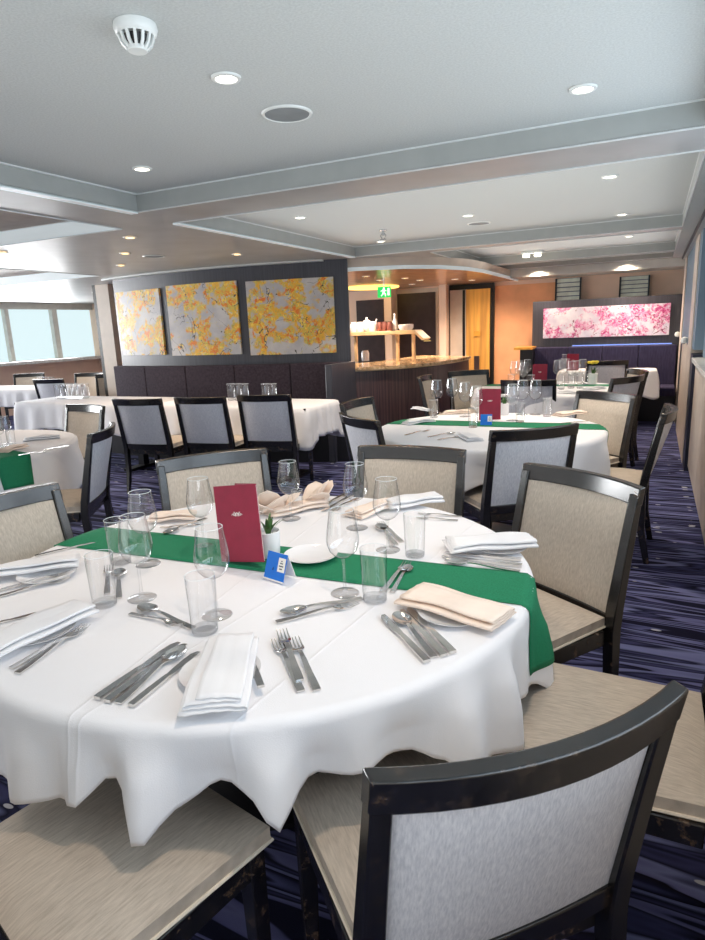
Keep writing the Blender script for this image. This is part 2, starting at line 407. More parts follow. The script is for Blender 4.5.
struct(MB().box((.18, YB, ZS-.004), (.285, 9.9, ZS-.001)).build('trim_14', M['ceil'], smooth=False))
struct(MB().box((.30, YB, ZS-.025), (XW+.12, YF, ZS-.001)).build('trim_5', M['trim_white'], smooth=False))
struct(MB().box((.285, YB, ZS-.03), (.30, YF, ZS-.001)).build('trim_13', M['black'], smooth=False))

# ---------------------------------------------------------------- curved booth wall with art
def circ3(a, b, c):
    ax, ay = a; bx, by = b; cx, cy = c
    d = 2*(ax*(by-cy)+bx*(cy-ay)+cx*(ay-by))
    ux = ((ax*ax+ay*ay)*(by-cy)+(bx*bx+by*by)*(cy-ay)+(cx*cx+cy*cy)*(ay-by))/d
    uy = ((ax*ax+ay*ay)*(cx-bx)+(bx*bx+by*by)*(ax-cx)+(cx*cx+cy*cy)*(bx-ax))/d
    return ux, uy, math.hypot(ax-ux, ay-uy)
BX, BY, BR = circ3((-3.15, 6.62), (-4.6, 6.27), (-6.25, 6.38))
ang = lambda x, y: math.atan2(y-BY, x-BX)
SGN = 1 if ang(-6.25, 6.38) > ang(-3.15, 6.62) else -1
A0, A1 = ang(-6.25, 6.38)+SGN*.05, ang(-3.15, 6.62)
def archit(x, y, off=0):
    d = ray(x, y); o = np.array([0, 0, H]); e = o[:2]-np.array([BX, BY]); R_ = BR+off
    a = d[:2]@d[:2]; b = 2*d[:2]@e; c = e@e-R_*R_; t = (-b-math.sqrt(max(b*b-4*a*c, 0)))/(2*a); q = o+t*d
    return ang(q[0], q[1]), q[2]
def arcslab(mb, a0, a1, r0, r1, z0, z1, n=24, c=(BX, BY)):
    rings = []
    for i in range(n+1):
        a = a0+(a1-a0)*i/n; cs, sn = math.cos(a), math.sin(a)
        z00, z11 = (z0(i/n) if callable(z0) else z0), (z1(i/n) if callable(z1) else z1)
        rings.append([(c[0]+r0*cs, c[1]+r0*sn, z00), (c[0]+r1*cs, c[1]+r1*sn, z00), (c[0]+r1*cs, c[1]+r1*sn, z11), (c[0]+r0*cs, c[1]+r0*sn, z11)])
    return mb.sweep(rings)
struct(arcslab(MB(), A0, A1, BR-.12, BR, 0, ZS-.002).build('wall_booth', M['panel'], ang=25))
# cove line above the booth wall
struct(arcslab(MB(), A0-.02, A1-.05, BR+.01, BR+.10, ZS-.02, ZS-.002).build('trim_7', M['trim_white'], ang=25))
for (xl, yt, xr, yb, lab) in ((121, 290, 163.5, 355, 'yellow and orange blossom painting, leftmost and narrowest-looking of three on the dark curved wall'),
                         (170.5, 283, 240, 355, 'yellow and orange blossom painting, middle of three on the dark curved wall'),
                         (249, 279, 335, 354, 'yellow and orange blossom painting, rightmost of three on the dark curved wall')):
    a0, _ = archit(xl, (yt+yb)/2); a1, _ = archit(xr, (yt+yb)/2)
    zt = archit((xl+xr)/2, yt)[1]; zb = archit((xl+xr)/2, yb)[1]
    zt = min(zt, 2.1)
    o = arcslab(MB(), a0, a1, BR+.002, BR+.03, zb, zt, 8).build('painting', M['art_yellow'], ang=25); tag(o, lab, 'painting', 'yellow paintings on the curved wall')
# booth bench
r = empty('booth_bench', 'long curved dark padded bench under the yellow paintings', 'bench', (0, 0, 0))
nseg = 5
for k in range(nseg):
    u0 = A0+(A1-A0)*k/nseg+.0006; u1 = A0+(A1-A0)*(k+1)/nseg-.0006
    arcslab(MB(), u0, u1, BR+.035, BR+.14, .45, 1.07, 6).build('backrest', M['bench'], r, bevel=.012, ang=25)
arcslab(MB(), A0, A1, BR+.035, BR+.55, .38, .48).build('seat', M['bench_seat'], r, bevel=.02, ang=25)
arcslab(MB(), A0, A1, BR+.035, BR+.55, 0, .38).build('base', M['black'], r, ang=25)
q = (-3.14, 6.62)
MB().box((-3.17, 6.0, 0), (-3.09, 6.62, 1.07)).build('end_panel', M['panel'], r, bevel=.01)

# tan column and gap at left end of booth wall
r = empty('support_column', 'tall tan column with a dark left edge beside the left windows', 'column', (*dep(110, 330, 9.3)[:2], 0))
MB().box((-.09, -.1, 0), (.16, .1, ZS)).build('face', M['tan_dark'], r); MB().box((-.15, -.1, 0), (-.091, .1, ZS)).build('edge', M['black'], r)

# ---------------------------------------------------------------- buffet
bp = [(351, 366), (372, 366), (392, 365), (412, 362), (430, 359), (446, 356), (460, 352.5)]
gp = [(-3.2, 6.72), (-2.98, 6.85), (-2.77, 7.02), (-2.58, 7.3), (-2.44, 7.7), (-2.36, 8.15), (-2.34, 8.8)]
cz = .99
r = empty('buffet_counter', 'curved dark wood buffet counter with a pale marble top behind the middle round table', 'counter', (0, 0, 0))
mb = MB(); rings = []
for x, y in gp: rings.append([(x, y, .0), (x-.05, y+.0, .0), (x-.05, y, cz-.06), (x, y, cz-.06)])
front = [(x, y) for x, y in gp]; back = [(x-.9 if y > 7.6 else x-.45-.1*i, y+.75-.05*i) for i, (x, y) in enumerate(gp)]
rings = [[(f[0], f[1], 0), (b[0], b[1], 0), (b[0], b[1], cz-.05), (f[0], f[1], cz-.05)] for f, b in zip(front, back)]
MB().sweep(rings).build('front', M['counter'], r, ang=25)
rings = [[(f[0]+.05, f[1]-.05, cz-.03), (b[0], b[1], cz-.03), (b[0], b[1], cz), (f[0]+.05, f[1]-.05, cz)] for f, b in zip(front, back)]
MB().sweep(rings).build('worktop', M['marble'], r, ang=25)
rings = [[(f[0]+.012, f[1]-.012, cz-.05), (b[0], b[1], cz-.05), (b[0], b[1], cz-.031), (f[0]+.012, f[1]-.012, cz-.031)] for f, b in zip(front, back)]
MB().sweep(rings).build('trim_strip', M['wood_shelf'], r, ang=25)
# serving shelf on posts above counter
def at_y(x, y, Y): return hit(x, y, 1, Y)
YSH = 7.75
s0 = at_y(340, 333, YSH); s1 = at_y(414, 330, YSH); zs = float(s1[2])
r = empty('serving_shelf', 'pale wooden serving shelf on white posts above the buffet counter', 'shelf', (0, 0, 0))
MB().box((s0[0], YSH, zs-.05), (s1[0], YSH+.3, zs)).build('shelf_board', M['wood_shelf'], r, bevel=.005)
e = at_y(421, 338, YSH)
MB().bar([(s1[0], YSH+.15, zs-.02), (e[0]+.02, YSH+.15, zs-.12)], .3, .03, (0, 1, 0)).build('end_flap', M['wood_shelf'], r)
for x in (396, 412):
    p = at_y(x, 345, YSH); MB().box((p[0]-.02, YSH+.04, cz+.001), (p[0]+.02, YSH+.08, zs-.051)).build('post', M['wood_shelf'], r, bevel=.004)
p = at_y(354, 345, YSH); MB().box((p[0]-.02, YSH+.04, cz+.001), (p[0]+.02, YSH+.08, zs-.051)).build('post', M['wood_shelf'], r, bevel=.004)
# crockery on the shelf
def lathe_obj(name, prof, mat, par=None, n=20, **k): return MB().lathe(prof, n).build(name, mat, par, **k)
jar = Kind(lathe_obj('storage_jar', [(0, 0), (.05, 0), (.055, .02), (.055, .1), (.035, .115), (.035, .13), (0, .135)], M['china'])); jar.root['category'] = 'jar'
for x, lab in ((354, 'white jar at the left end of the serving shelf'), (360, 'white jar, second from the left end of the serving shelf'), (373, 'white jar beside the white teapot on the serving shelf')):
    p = at_y(x, 330, YSH+.12); jar((p[0], YSH+.12, zs+.001), 0, lab)
rj = Kind(lathe_obj('preserve_jar', [(0, 0), (.035, 0), (.038, .02), (.038, .09), (.03, .1), (.03, .12), (0, .12)], plain('red_jam', (120, 70, 62), .4))); rj.root['category'] = 'jar'
for i, x in enumerate((380, 385, 390)):
    p = at_y(x, 330, YSH+.14); rj((p[0], YSH+.14, zs+.001), 0, 'small dark red jar in the row of three on the serving shelf', 'dark red jars on the serving shelf')
t = empty('teapot', 'white teapot with curved spout on the serving shelf', 'teapot', (at_y(367, 330, YSH+.2)[0], YSH+.2, zs+.001))
lathe_obj('body', [(0, 0), (.05, 0), (.08, .05), (.075, .11), (.04, .15), (.015, .16), (.015, .185), (0, .19)], M['china'], t)
MB().tube([(.06, 0, .06), (.12, 0, .1), (.15, 0, .16)], [.02, .015, .011]).build('spout', M['china'], t)
MB().tube([(-.07, 0, .12), (-.12, 0, .11), (-.125, 0, .06), (-.075, 0, .04)], .009).build('handle', M['china'], t)
b = Kind(lathe_obj('bottle', [(0, 0), (.03, 0), (.032, .12), (.012, .17), (.012, .22), (0, .22)], M['ceramic'])); b.root['category'] = 'bottle'
p = at_y(395, 330, YSH+.2); b((p[0], YSH+.2, zs+.001), 0, 'slim white bottle near the right end of the serving shelf')
o = MB().lathe([(0, 0), (.08, 0), (.1, .03), (.1, .07), (.09, .075), (0, .07)], 24).build('serving_bowl', M['china'], loc=(at_y(406, 330, YSH+.15)[0], YSH+.15, zs+.001)); tag(o, 'low white bowl at the right end of the serving shelf', 'bowl')
o = MB().lathe([(0, 0), (.05, 0), (.055, .1), (.04, .14), (0, .14)], 20).build('storage_canister', M['china'], loc=(at_y(371, 352, 8.2)[0], 8.0, cz+.001)); tag(o, 'white canister on the buffet counter under the serving shelf', 'canister')

# back of the buffet: wall features at the far wall, unprojected on Y=YF
def wbox(name, x0, y0, x1, y1, Y0, th, mat, par=None, zb=None, **k):
    a = at_y(x0, y0, Y0); b_ = at_y(x1, y0, Y0); c_ = at_y((x0+x1)/2, y1, Y0)
    zt = (a[2]+b_[2])/2
    return MB().box((a[0], Y0, c_[2] if zb is None else zb), (b_[0], Y0+th, zt)).build(name, mat, par, smooth=False, **k)
Yd = YF-.06
d1 = struct(wbox('door_1', 397, 293, 435, 400, Yd, .03, M['dark_door'], zb=0))
d1c = wbox('door_frame', 392, 289, 438, 400, Yd+.03, .025, M['tan'], d1, zb=0)
hd = at_y(431, 341, Yd-.03); MB().tube([(hd[0], hd[1], hd[2]), (hd[0]-.13, hd[1], hd[2])], .012).build('door_handle', M['chrome'], d1)
struct(wbox('door_2', 356, 300, 383, 400, Yd, .03, M['dark_door'], zb=0))
for x0, x1 in ((384, 391), (439, 446)):
    a, b_ = at_y(x0, 300, Yd-.2), at_y(x1, 300, Yd-.2); struct(MB().box((a[0], Yd-.2, 0), (b_[0], YF, ZS)).build('trim_8', M['peach'], smooth=False))
# open doorway with golden passage behind
d3 = struct(wbox('door_3', 447, 284, 494, 400, Yd-.02, .05, M['black'], zb=0))
wbox('passage_panel', 450, 290, 467, 400, Yd-.05, .02, M['tan'], d3, zb=0)
gp_ = wbox('gold_panel', 466, 289, 490, 400, Yd-.055, .03, M['gold_glow'], d3, zb=0)
wbox('dark_jamb', 462.5, 290, 465, 400, Yd-.06, .03, M['black'], d3, zb=0)
wbox('call_plate', 474, 331, 480, 336, Yd-.08, .02, M['copper'], d3)
wbox('pull_handle', 474, 356, 479, 372, Yd-.09, .02, M['dark_door'], d3)
# orange stretch of far wall and ledge
struct(wbox('wall_orange', 495, 284, 560, 400, YF-.03, .03, M['orange'], zb=0))
# green exit sign hanging
p = at_y(384, 292, 8.6)
r = empty('exit_sign', 'glowing green exit sign with a white running figure hanging over the buffet', 'sign', (p[0], 8.6, p[2]))
MB().box((-.10, 0, -.075), (.10, .02, .075)).build('sign_face', M['green_sign'], r)
mb = MB(); mb.box((-.02, -.004, -.02), (.01, 0, .035)); mb.box((-.012, -.004, .042), (.012, 0, .062)); mb.bar([(-.005, -.002, -.015), (-.045, -.002, -.055)], .004, .014, (0, 1, 0)); mb.bar([(.0, -.002, -.015), (.025, -.002, -.03), (.02, -.002, -.06)], .004, .014, (0, 1, 0)); mb.bar([(-.0, -.002, .03), (.04, -.002, .012)], .004, .01, (0, 1, 0)); mb.bar([(-.015, -.002, .03), (-.05, -.002, .01)], .004, .01, (0, 1, 0)); mb.box((.055, -.004, -.05), (.085, 0, .05))
mb.build('running_figure', M['sign_white'], r)
MB().tube([(0, .01, .075), (0, .01, ZS-p[2])], .006).build('rod', M['chrome'], r)
# warm glossy lowered ceiling above the buffet with curved white edge
zc = 2.08
mb = MB(); rings = []
arc = [(-6.2, 6.66), (-3.4, 6.66), (-3.05, 6.75), (-2.6, 6.95), (-2.3, 7.3), (-2.12, 7.8), (-2.05, 8.4), (-2.05, 9.2), (-2.05, YF)]
vs = [(x, y, zc) for x, y in arc] + [(-6.2, YF, zc)]
mb.add(vs, [tuple(range(len(vs)))]); struct(mb.build('ceiling_buffet', M['warm_ceil'], smooth=False))
rings = [[(x, y, zc-.01), (x+.02, y-.02, zc-.01), (x+.02, y-.02, zc+.03), (x, y, zc+.03)] for x, y in arc]
struct(MB().sweep(rings).build('trim_9', M['cove'], ang=30))
rings = [[(x, y, zc+.03), (x+.03, y-.03, ZS), ] for x, y in arc]
struct(MB().grid(rings).build('ceiling_fascia', M['tan'], ang=30))
o = MB().lathe([(0, 0), (1, 0), (1.04, .02), (0, .02)], 40).build('oval_ceiling_light', M['oval'], loc=(*Z(372, 287, zc)[:2], zc-.022)); o.scale = (.42, .5, 1); tag(o, 'warm yellow oval ceiling light above the buffet', 'ceiling light')

# ---------------------------------------------------------------- far booth with the pink painting
Yp = 10.15
a = at_y(533, 300, Yp); b_ = at_y(680, 296, Yp); zt = float((a[2]+b_[2])/2)
struct(MB().box((a[0], Yp, 0), (XW+.1, Yp+.1, zt)).build('wall_pink_booth', M['panel'], smooth=False))
pa = at_y(544, 308, Yp); pb = at_y(669, 332, Yp); pc = at_y(541, 341, Yp); pd = at_y(669, 304, Yp)
o = MB().box((pa[0], Yp-.03, (pc[2]+pb[2])/2), (pb[0], Yp-.002, (pa[2]+pd[2])/2)).build('painting', M['art_pink'], bevel=.003); tag(o, 'long pink and white blossom painting on the far dark panel', 'painting')
zb_ = float(at_y(640, 345, Yp)[2])
r = empty('booth_bench', 'dark blue-purple padded bench against the far panel under the pink painting', 'bench', (0, 0, 0))
for k in range(4):
    x0 = a[0]+.05+k*(XW-.1-a[0])/4; MB().box((x0+.004, Yp-.14, .45), (x0+(XW-.1-a[0])/4-.004, Yp-.002, zb_)).build('backrest', M['bench_blue'], r, bevel=.015)
MB().box((a[0]+.05, Yp-.6, .36), (XW-.05, Yp-.14, .48)).build('seat', M['bench_blue'], r, bevel=.02)
MB().box((a[0]+.05, Yp-.55, 0), (XW-.05, Yp-.14, .36)).build('base', M['black'], r)
MB().box((a[0]+.6, Yp-.03, zb_+.005), (XW-.12, Yp-.008, zb_+.02)).build('light_strip', M['led'], r)
for x0, x1, lab in ((557, 580, 'slatted metal wall vent above the left part of the pink painting'), (621, 648, 'slatted metal wall vent above the right part of the pink painting')):
    ve = at_y(x0, 277+(x0 < 600)*2, YF); vf = at_y(x1, 300-(x0 > 600)*4, YF)
    vz = min(ve[2], 2.07)
    r = empty('wall_vent', lab, 'vent', (ve[0], YF-.06, vf[2]))
    w, h_ = vf[0]-ve[0], vz-vf[2]
    MB().box((0, .02, 0), (w, .038, h_)).build('backing', M['bluegrey'], r)
    mb = MB()
    for k in range(5): mb.add([(.01, .0, h_*(k+.1)/5), (w-.01, .0, h_*(k+.1)/5), (w-.01, .018, h_*(k+.9)/5), (.01, .018, h_*(k+.9)/5)], [(0, 1, 2, 3)])
    mb.build('slats', M['vent'], r, solid=.006, smooth=False)
    for fx in (-.015, w): MB().box((fx, -.01, 0), (fx+.015, .038, h_)).build('frame', M['black'], r)
lg = at_y(518, 347, 9.9); le = at_y(534, 347, 9.9)
r = empty('side_stand', 'dark narrow stand with a pale top beside the far panel', 'stand', (lg[0], 9.8, 0))
MB().box((.05, .0, 0), (le[0]-lg[0]+.0, .3, lg[2]-.04)).build('body', M['black'], r); MB().box((-.04, -.03, lg[2]-.04), (le[0]-lg[0]+.0, .32, lg[2])).build('worktop', M['copper'], r, bevel=.004)

# ---------------------------------------------------------------- ceiling fittings
def place_dl(kind, px, z, lab, grp=None): p = Z(*px, z); return kind((p[0], p[1], z-.001), 0, lab, grp)
def mk_dl(mat):
    r = empty('downlight', '', 'ceiling light')
    MB().lathe([(.036, -.003), (.038, -.008), (.05, -.006), (.052, 0), (.036, 0)], 24).build('bezel', M['white_plastic'], r)
    MB().lathe([(0, -.004), (.036, -.004)], 24).build('lamp', mat, r); return Kind(r)
DL = mk_dl(M['lamp']); DW = mk_dl(M['lamp_warm'])
SPOTS = []
for px, lab in (((226, 77), 'round recessed downlight between the smoke detector and the round ceiling speaker'), ((583, 88), 'round recessed downlight alone on the right of the nearest ceiling panel'),
                ((142, 168), 'round recessed downlight near the left corner of the nearest ceiling panel'), ((610, 176), 'nearest recessed downlight on the right of the second ceiling panel'),
                ((468, 215), 'recessed downlight just before the small speaker in the second ceiling panel'), ((622, 214), 'far right recessed downlight of the second ceiling panel'),
                ((381, 241), 'recessed downlight just below the sprinkler head in the second ceiling panel'), ((300, 217), 'recessed downlight at the left of the second ceiling panel, by the slanted light line'),
                ((629, 236), 'recessed downlight in the third ceiling panel, nearer one on the right'), ((634, 250), 'recessed downlight in the third ceiling panel, farther one on the right')):
    o = place_dl(DL, px, ZR, lab); SPOTS.append(tuple(o.location))
for px, lab in (((130, 237), 'warm recessed downlight before the curved booth wall, nearest of the row of three'), ((125, 253), 'warm recessed downlight before the curved booth wall, middle of the row of three'),
                ((121, 265), 'warm recessed downlight before the curved booth wall, farthest of the row of three'), ((237, 254), 'warm recessed downlight right above the curved booth wall'),
                ((2, 252), 'warm recessed downlight at the left edge of the photo'), ((22, 289), 'warm recessed downlight over the far left windows, lower one'),
                ((106, 287), 'warm recessed downlight by the top of the tan column, right one'), ((95, 292), 'warm recessed downlight by the top of the tan column, left one')):
    p = Z(*px, ZS)
    o = place_dl(DW, px, ZS-.002, lab); SPOTS.append(tuple(o.location))
for i, px in enumerate(((366, 276), (380, 280), (405, 278), (412, 284), (420, 280), (455, 279), (465, 284), (472, 280), (353, 289), (361, 291))):
    p = Z(*px, zc)
    if p[1] < YF-.1: DW((p[0], p[1], zc-.001), 0, 'small warm downlight in the glossy lowered ceiling over the buffet', 'downlights over the buffet')
r = empty('smoke_detector', 'white round slotted smoke detector on the nearest ceiling panel', 'smoke detector', (*Z(135, 24, ZR)[:2], ZR-.001))
MB().lathe([(0, 0), (.058, 0), (.060, -.012), (.055, -.026), (.05, -.03)], 32).build('base', M['white_plastic'], r)
mb = MB()
for k in range(14):
    a_ = 2*PI*k/14; d_ = (math.cos(a_), math.sin(a_))
    mb.bar([(d_[0]*.049, d_[1]*.049, -.028), (d_[0]*.041, d_[1]*.041, -.05), (d_[0]*.028, d_[1]*.028, -.062)], .008, .006, (-d_[1], d_[0], 0))
mb.build('cage', M['white_plastic'], r)
MB().lathe([(0, -.03), (.036, -.03), (.026, -.056), (0, -.056)], 24).build('sensor', M['black'], r)
MB().lathe([(0, -.058), (.03, -.058), (.026, -.068), (0, -.07)], 24).build('cap', M['white_plastic'], r)
def mk_spk():
    r = empty('ceiling_speaker', '', 'speaker')
    MB().lathe([(.088, -.003), (.092, -.008), (.1, -.006), (.103, 0)], 40).build('rim', M['white_plastic'], r)
    MB().lathe([(0, -.005), (.09, -.005)], 40).build('grille', M['grille'], r); return Kind(r)
SP = mk_spk(); place_dl(SP, (287, 113), ZR, 'large round grey ceiling speaker in the nearest ceiling panel'); place_dl(SP, (479, 223), ZR, 'round grey ceiling speaker in the second ceiling panel'); place_dl(SP, (154, 256), ZS-.002, 'round grey ceiling speaker above the curved booth wall')
r = empty('sprinkler_head', 'small metal fire sprinkler head under the second ceiling panel', 'sprinkler', (*Z(383, 230, ZR)[:2], ZR-.001))
MB().lathe([(0, 0), (.035, 0), (.03, -.008), (.012, -.012), (.012, -.05), (0, -.05)], 16).build('body', M['chrome'], r)
mb = MB().tube([(.012, 0, -.03), (.028, 0, -.045), (.01, 0, -.075)], .004).tube([(-.012, 0, -.03), (-.028, 0, -.045), (-.01, 0, -.075)], .004); mb.build('frame', M['grille'], r)
MB().lathe([(0, -.075), (.028, -.077), (.028, -.08), (0, -.08)], 12).build('deflector', M['grille'], r)
r = empty('emergency_light', 'small white twin emergency light unit under the third ceiling panel', 'ceiling light', (*Z(532, 251, ZR)[:2], ZR-.001))
MB().box((-.13, -.06, -.03), (.13, .06, 0)).build('housing', M['white_plastic'], r, bevel=.008)
for x in (-.07, .07): MB().lathe([(0, -.07), (.04, -.07), (.045, -.05), (.03, -.03)], 16, (x, 0, 0)).build('lamp', M['lamp'], r)

# ---------------------------------------------------------------- chairs (origin on the floor under the seat, facing +Y)
def make_chair():
    r = empty('dining_chair', '', 'chair')
    W = .25
    def back_y(z): return -.235 - .085*max(0, (z-.45))/.45 - .03*max(0, (z-.45))**2
    # cushion: rounded slab, slightly wider in front
    rows = []; nx, ny = 10, 10
    def hw(y): return .222+.02*(y+.22)/.45
    for top in (1,):
        for j in range(ny+1):
            v_ = j/ny; y = -.215+.445*v_; row = []
            for i in range(nx+1):
                u_ = i/nx*2-1
                cr = (1-abs(u_)**5)*(1-abs(v_*2-1)**6); row.append((u_*hw(y), y, .468+.024*cr))
            rows.append(row)
    mb = MB().grid(rows)
    rows2 = [[(x, y, .43) for (x, y, z) in row] for row in rows]; mb.grid(rows2)
    ring = lambda R: [R[0][i] for i in range(nx+1)]+[R[j][nx] for j in range(1, ny+1)]+[R[ny][i] for i in range(nx-1, -1, -1)]+[R[j][0] for j in range(ny-1, 0, -1)]
    ra, rb = ring(rows), ring(rows2); k = len(ra)
    mb.add(ra+rb, [(i, (i+1) % k, (i+1) % k+k, i+k) for i in range(k)])
    seat = mb.build('seat', M['seat_fabric'], r, ang=60)
    MB().tube([(x*1.01, y*1.01+.0, .436) for x, y, z in ra]+[(ra[0][0]*1.01, ra[0][1]*1.01, .436)], .004, 6).build('piping', M['piping'], seat)
    mb = MB(); mb.box((-.205, .175, .375), (.205, .205, .43)); mb.box((-.205, -.235, .375), (.205, -.205, .43))
    for s in (-1, 1): mb.box((s*.225-.012, -.2, .375), (s*.225+.012, .19, .43))
    mb.build('seat_frame', M['frame'], r, bevel=.003)
    for s in (-1, 1):
        MB().bar([(s*.222, .192, .43), (s*.222, .195, .2), (s*.222, .2, 0)], [.04, .036, .028], [.04, .036, .028], (1, 0, 0)).build('leg', M['frame'], r, bevel=.003)
        zs_ = [0, .2, .42, .5, .6, .7, .8, .88]
        pts = [(s*.237, back_y(z) - (.05*((.35-z)/.35)**2 if z < .35 else 0), z) for z in zs_]
        MB().bar(pts, [.03, .036, .04, .04, .038, .036, .034, .032], [.032, .04, .046, .044, .04, .036, .033, .03], (1, 0, 0)).build('leg', M['frame'], r, bevel=.004)
    def curved(z0, z1, xh, t0, bow, n=12, dy=0):
        b0, b1 = bow if isinstance(bow, tuple) else (bow, bow)
        rings = []
        for i in range(n+1):
            u_ = i/n*2-1; x = u_*xh; yb = -b0*(1-u_*u_)+dy; yt = -b1*(1-u_*u_)+dy
            rings.append([(x, back_y(z0)+yb-t0/2, z0), (x, back_y(z1)+yt-t0/2, z1), (x, back_y(z1)+yt+t0/2, z1), (x, back_y(z0)+yb+t0/2, z0)])
        return MB().sweep(rings)
    curved(.845, .905, .256, .032, .052).build('top_rail', M['frame'], r, bevel=.004)
    curved(.425, .475, .22, .026, .012).build('lower_rail', M['frame'], r, bevel=.003)
    # padded panels front and rear
    def pad(t, dy, out):
        rows = []
        for j in range(9):
            v_ = j/8; z = .472+.374*v_; row = []
            for i in range(13):
                u_ = i/12*2-1; x = u_*.218; yb = -(.012+.040*v_)*(1-u_*u_)
                puff = (1-abs(u_)**6)*(1-abs(v_*2-1)**6)*t
                row.append((x, back_y(z)+yb+dy+out*puff, z))
            rows.append(row)
        return MB().grid(rows)
    pad(.014, .006, 1).build('backrest', M['back_fabric'], r, ang=70)
    pad(.006, -.006, -1).build('back_panel', M['rear_fabric'], r, ang=70)
    return r
chair = Kind(make_chair())
def put_chair(c, f, lab, grp=None):
    fr = rad(f); d = (math.cos(fr), math.sin(fr))
    return chair((c[0]+.315*d[0], c[1]+.315*d[1], 0), fr-PI/2, lab, grp)
LX = Z(56, 484, .9); C12 = (Z(345, 404, .9)+Z(371, 398, .9))/2
for c, f, lab in (
    ((-.12, .80), 135, 'dark-framed chair in the close foreground seen from behind, silver-grey rear'),
    ((-.22, 2.30), -124, 'dark-framed chair with beige front at the right rear of the nearest round table'),
    ((-.97, 2.62), -88, 'dark-framed chair with beige front directly behind the nearest round table, right of the crimson menu'),
    ((-1.80, 2.27), -40, 'chair with a bluish glare on its frame behind the crimson menu on the nearest table'),
    ((LX[0]-.01, LX[1]-.25), -4, 'chair with bluish frame cut by the left photo edge, beside the nearest table'),
    ((.27, 1.50), 180, 'chair of which only a beige seat shows at the right photo edge'),
    ((-1.005, .41), 77, 'chair showing only a striped grey seat at the bottom left corner of the photo'),
    ((-.54, 3.34), 130, 'dark-framed chair seen from behind in front of the middle round table, blocking its cloth'),
    ((-1.64, 3.55), 52, 'dark-framed chair seen from behind at the left front of the middle round table'),
    ((.08, 4.15), 178, 'dark-framed chair seen side-on in the aisle at the right of the middle round table'),
    ((-.30, 4.96), -124, 'dark-framed chair with beige front at the right rear of the middle round table'),
    ((C12[0], C12[1]), -3, 'chair with pale front and bluish frame at the left rear of the middle round table'),
    ((-1.04, 6.05), 92, 'dark-framed chair seen from behind in front of the farther round table'),
    ((-.2, 6.38), 150, 'chair seen obliquely from behind at the right front of the farther round table'),
    ((-.14, 7.15), -158, 'chair with peach-lit front at the right rear of the farther round table'),
    ((-1.92, 7.22), -50, 'pale-fronted chair with bluish frame at the left rear of the farther round table'),
    ((-2.2, 6.5), 5, 'brown-lit chair at the left side of the farther round table'),
    ((-.52, 8.75), 100, 'dark-topped chair just in front of the farthest white table under the pink painting'),
    ((-4.26, 3.74), -98, 'dark-framed chair with peach-lit front behind the left edge round table'),
    ((-3.08, 2.80), 212, 'dark chair seen obliquely from behind at the right of the left edge round table'),
    ((-4.16, 4.25), 98, 'grey-backed chair in front of the long white table, leftmost of three in the row'),
    ((-3.60, 4.43), 98, 'grey-backed chair in front of the long white table, middle of three in the row'),
    ((-3.08, 4.66), 100, 'grey-backed chair in front of the long white table, rightmost of three in the row'),
):
    put_chair(c, f, lab)
for px, t_, f, lab in (((48, 376), 8.9, 100, 'dark-framed chair in front of the far left table by the windows'), ((28, 370), 10.6, -60, 'dark-framed chair behind the far left table, beside the window wall'),
                       ((88, 368), 10.0, -75, 'chair with tan front right of the far left table, near the tan column'), ((112, 370), 9.6, -50, 'chair partly hidden by the curved booth wall and the tan column')):
    q = dep(*px, t_); put_chair((q[0], q[1]), f, lab)

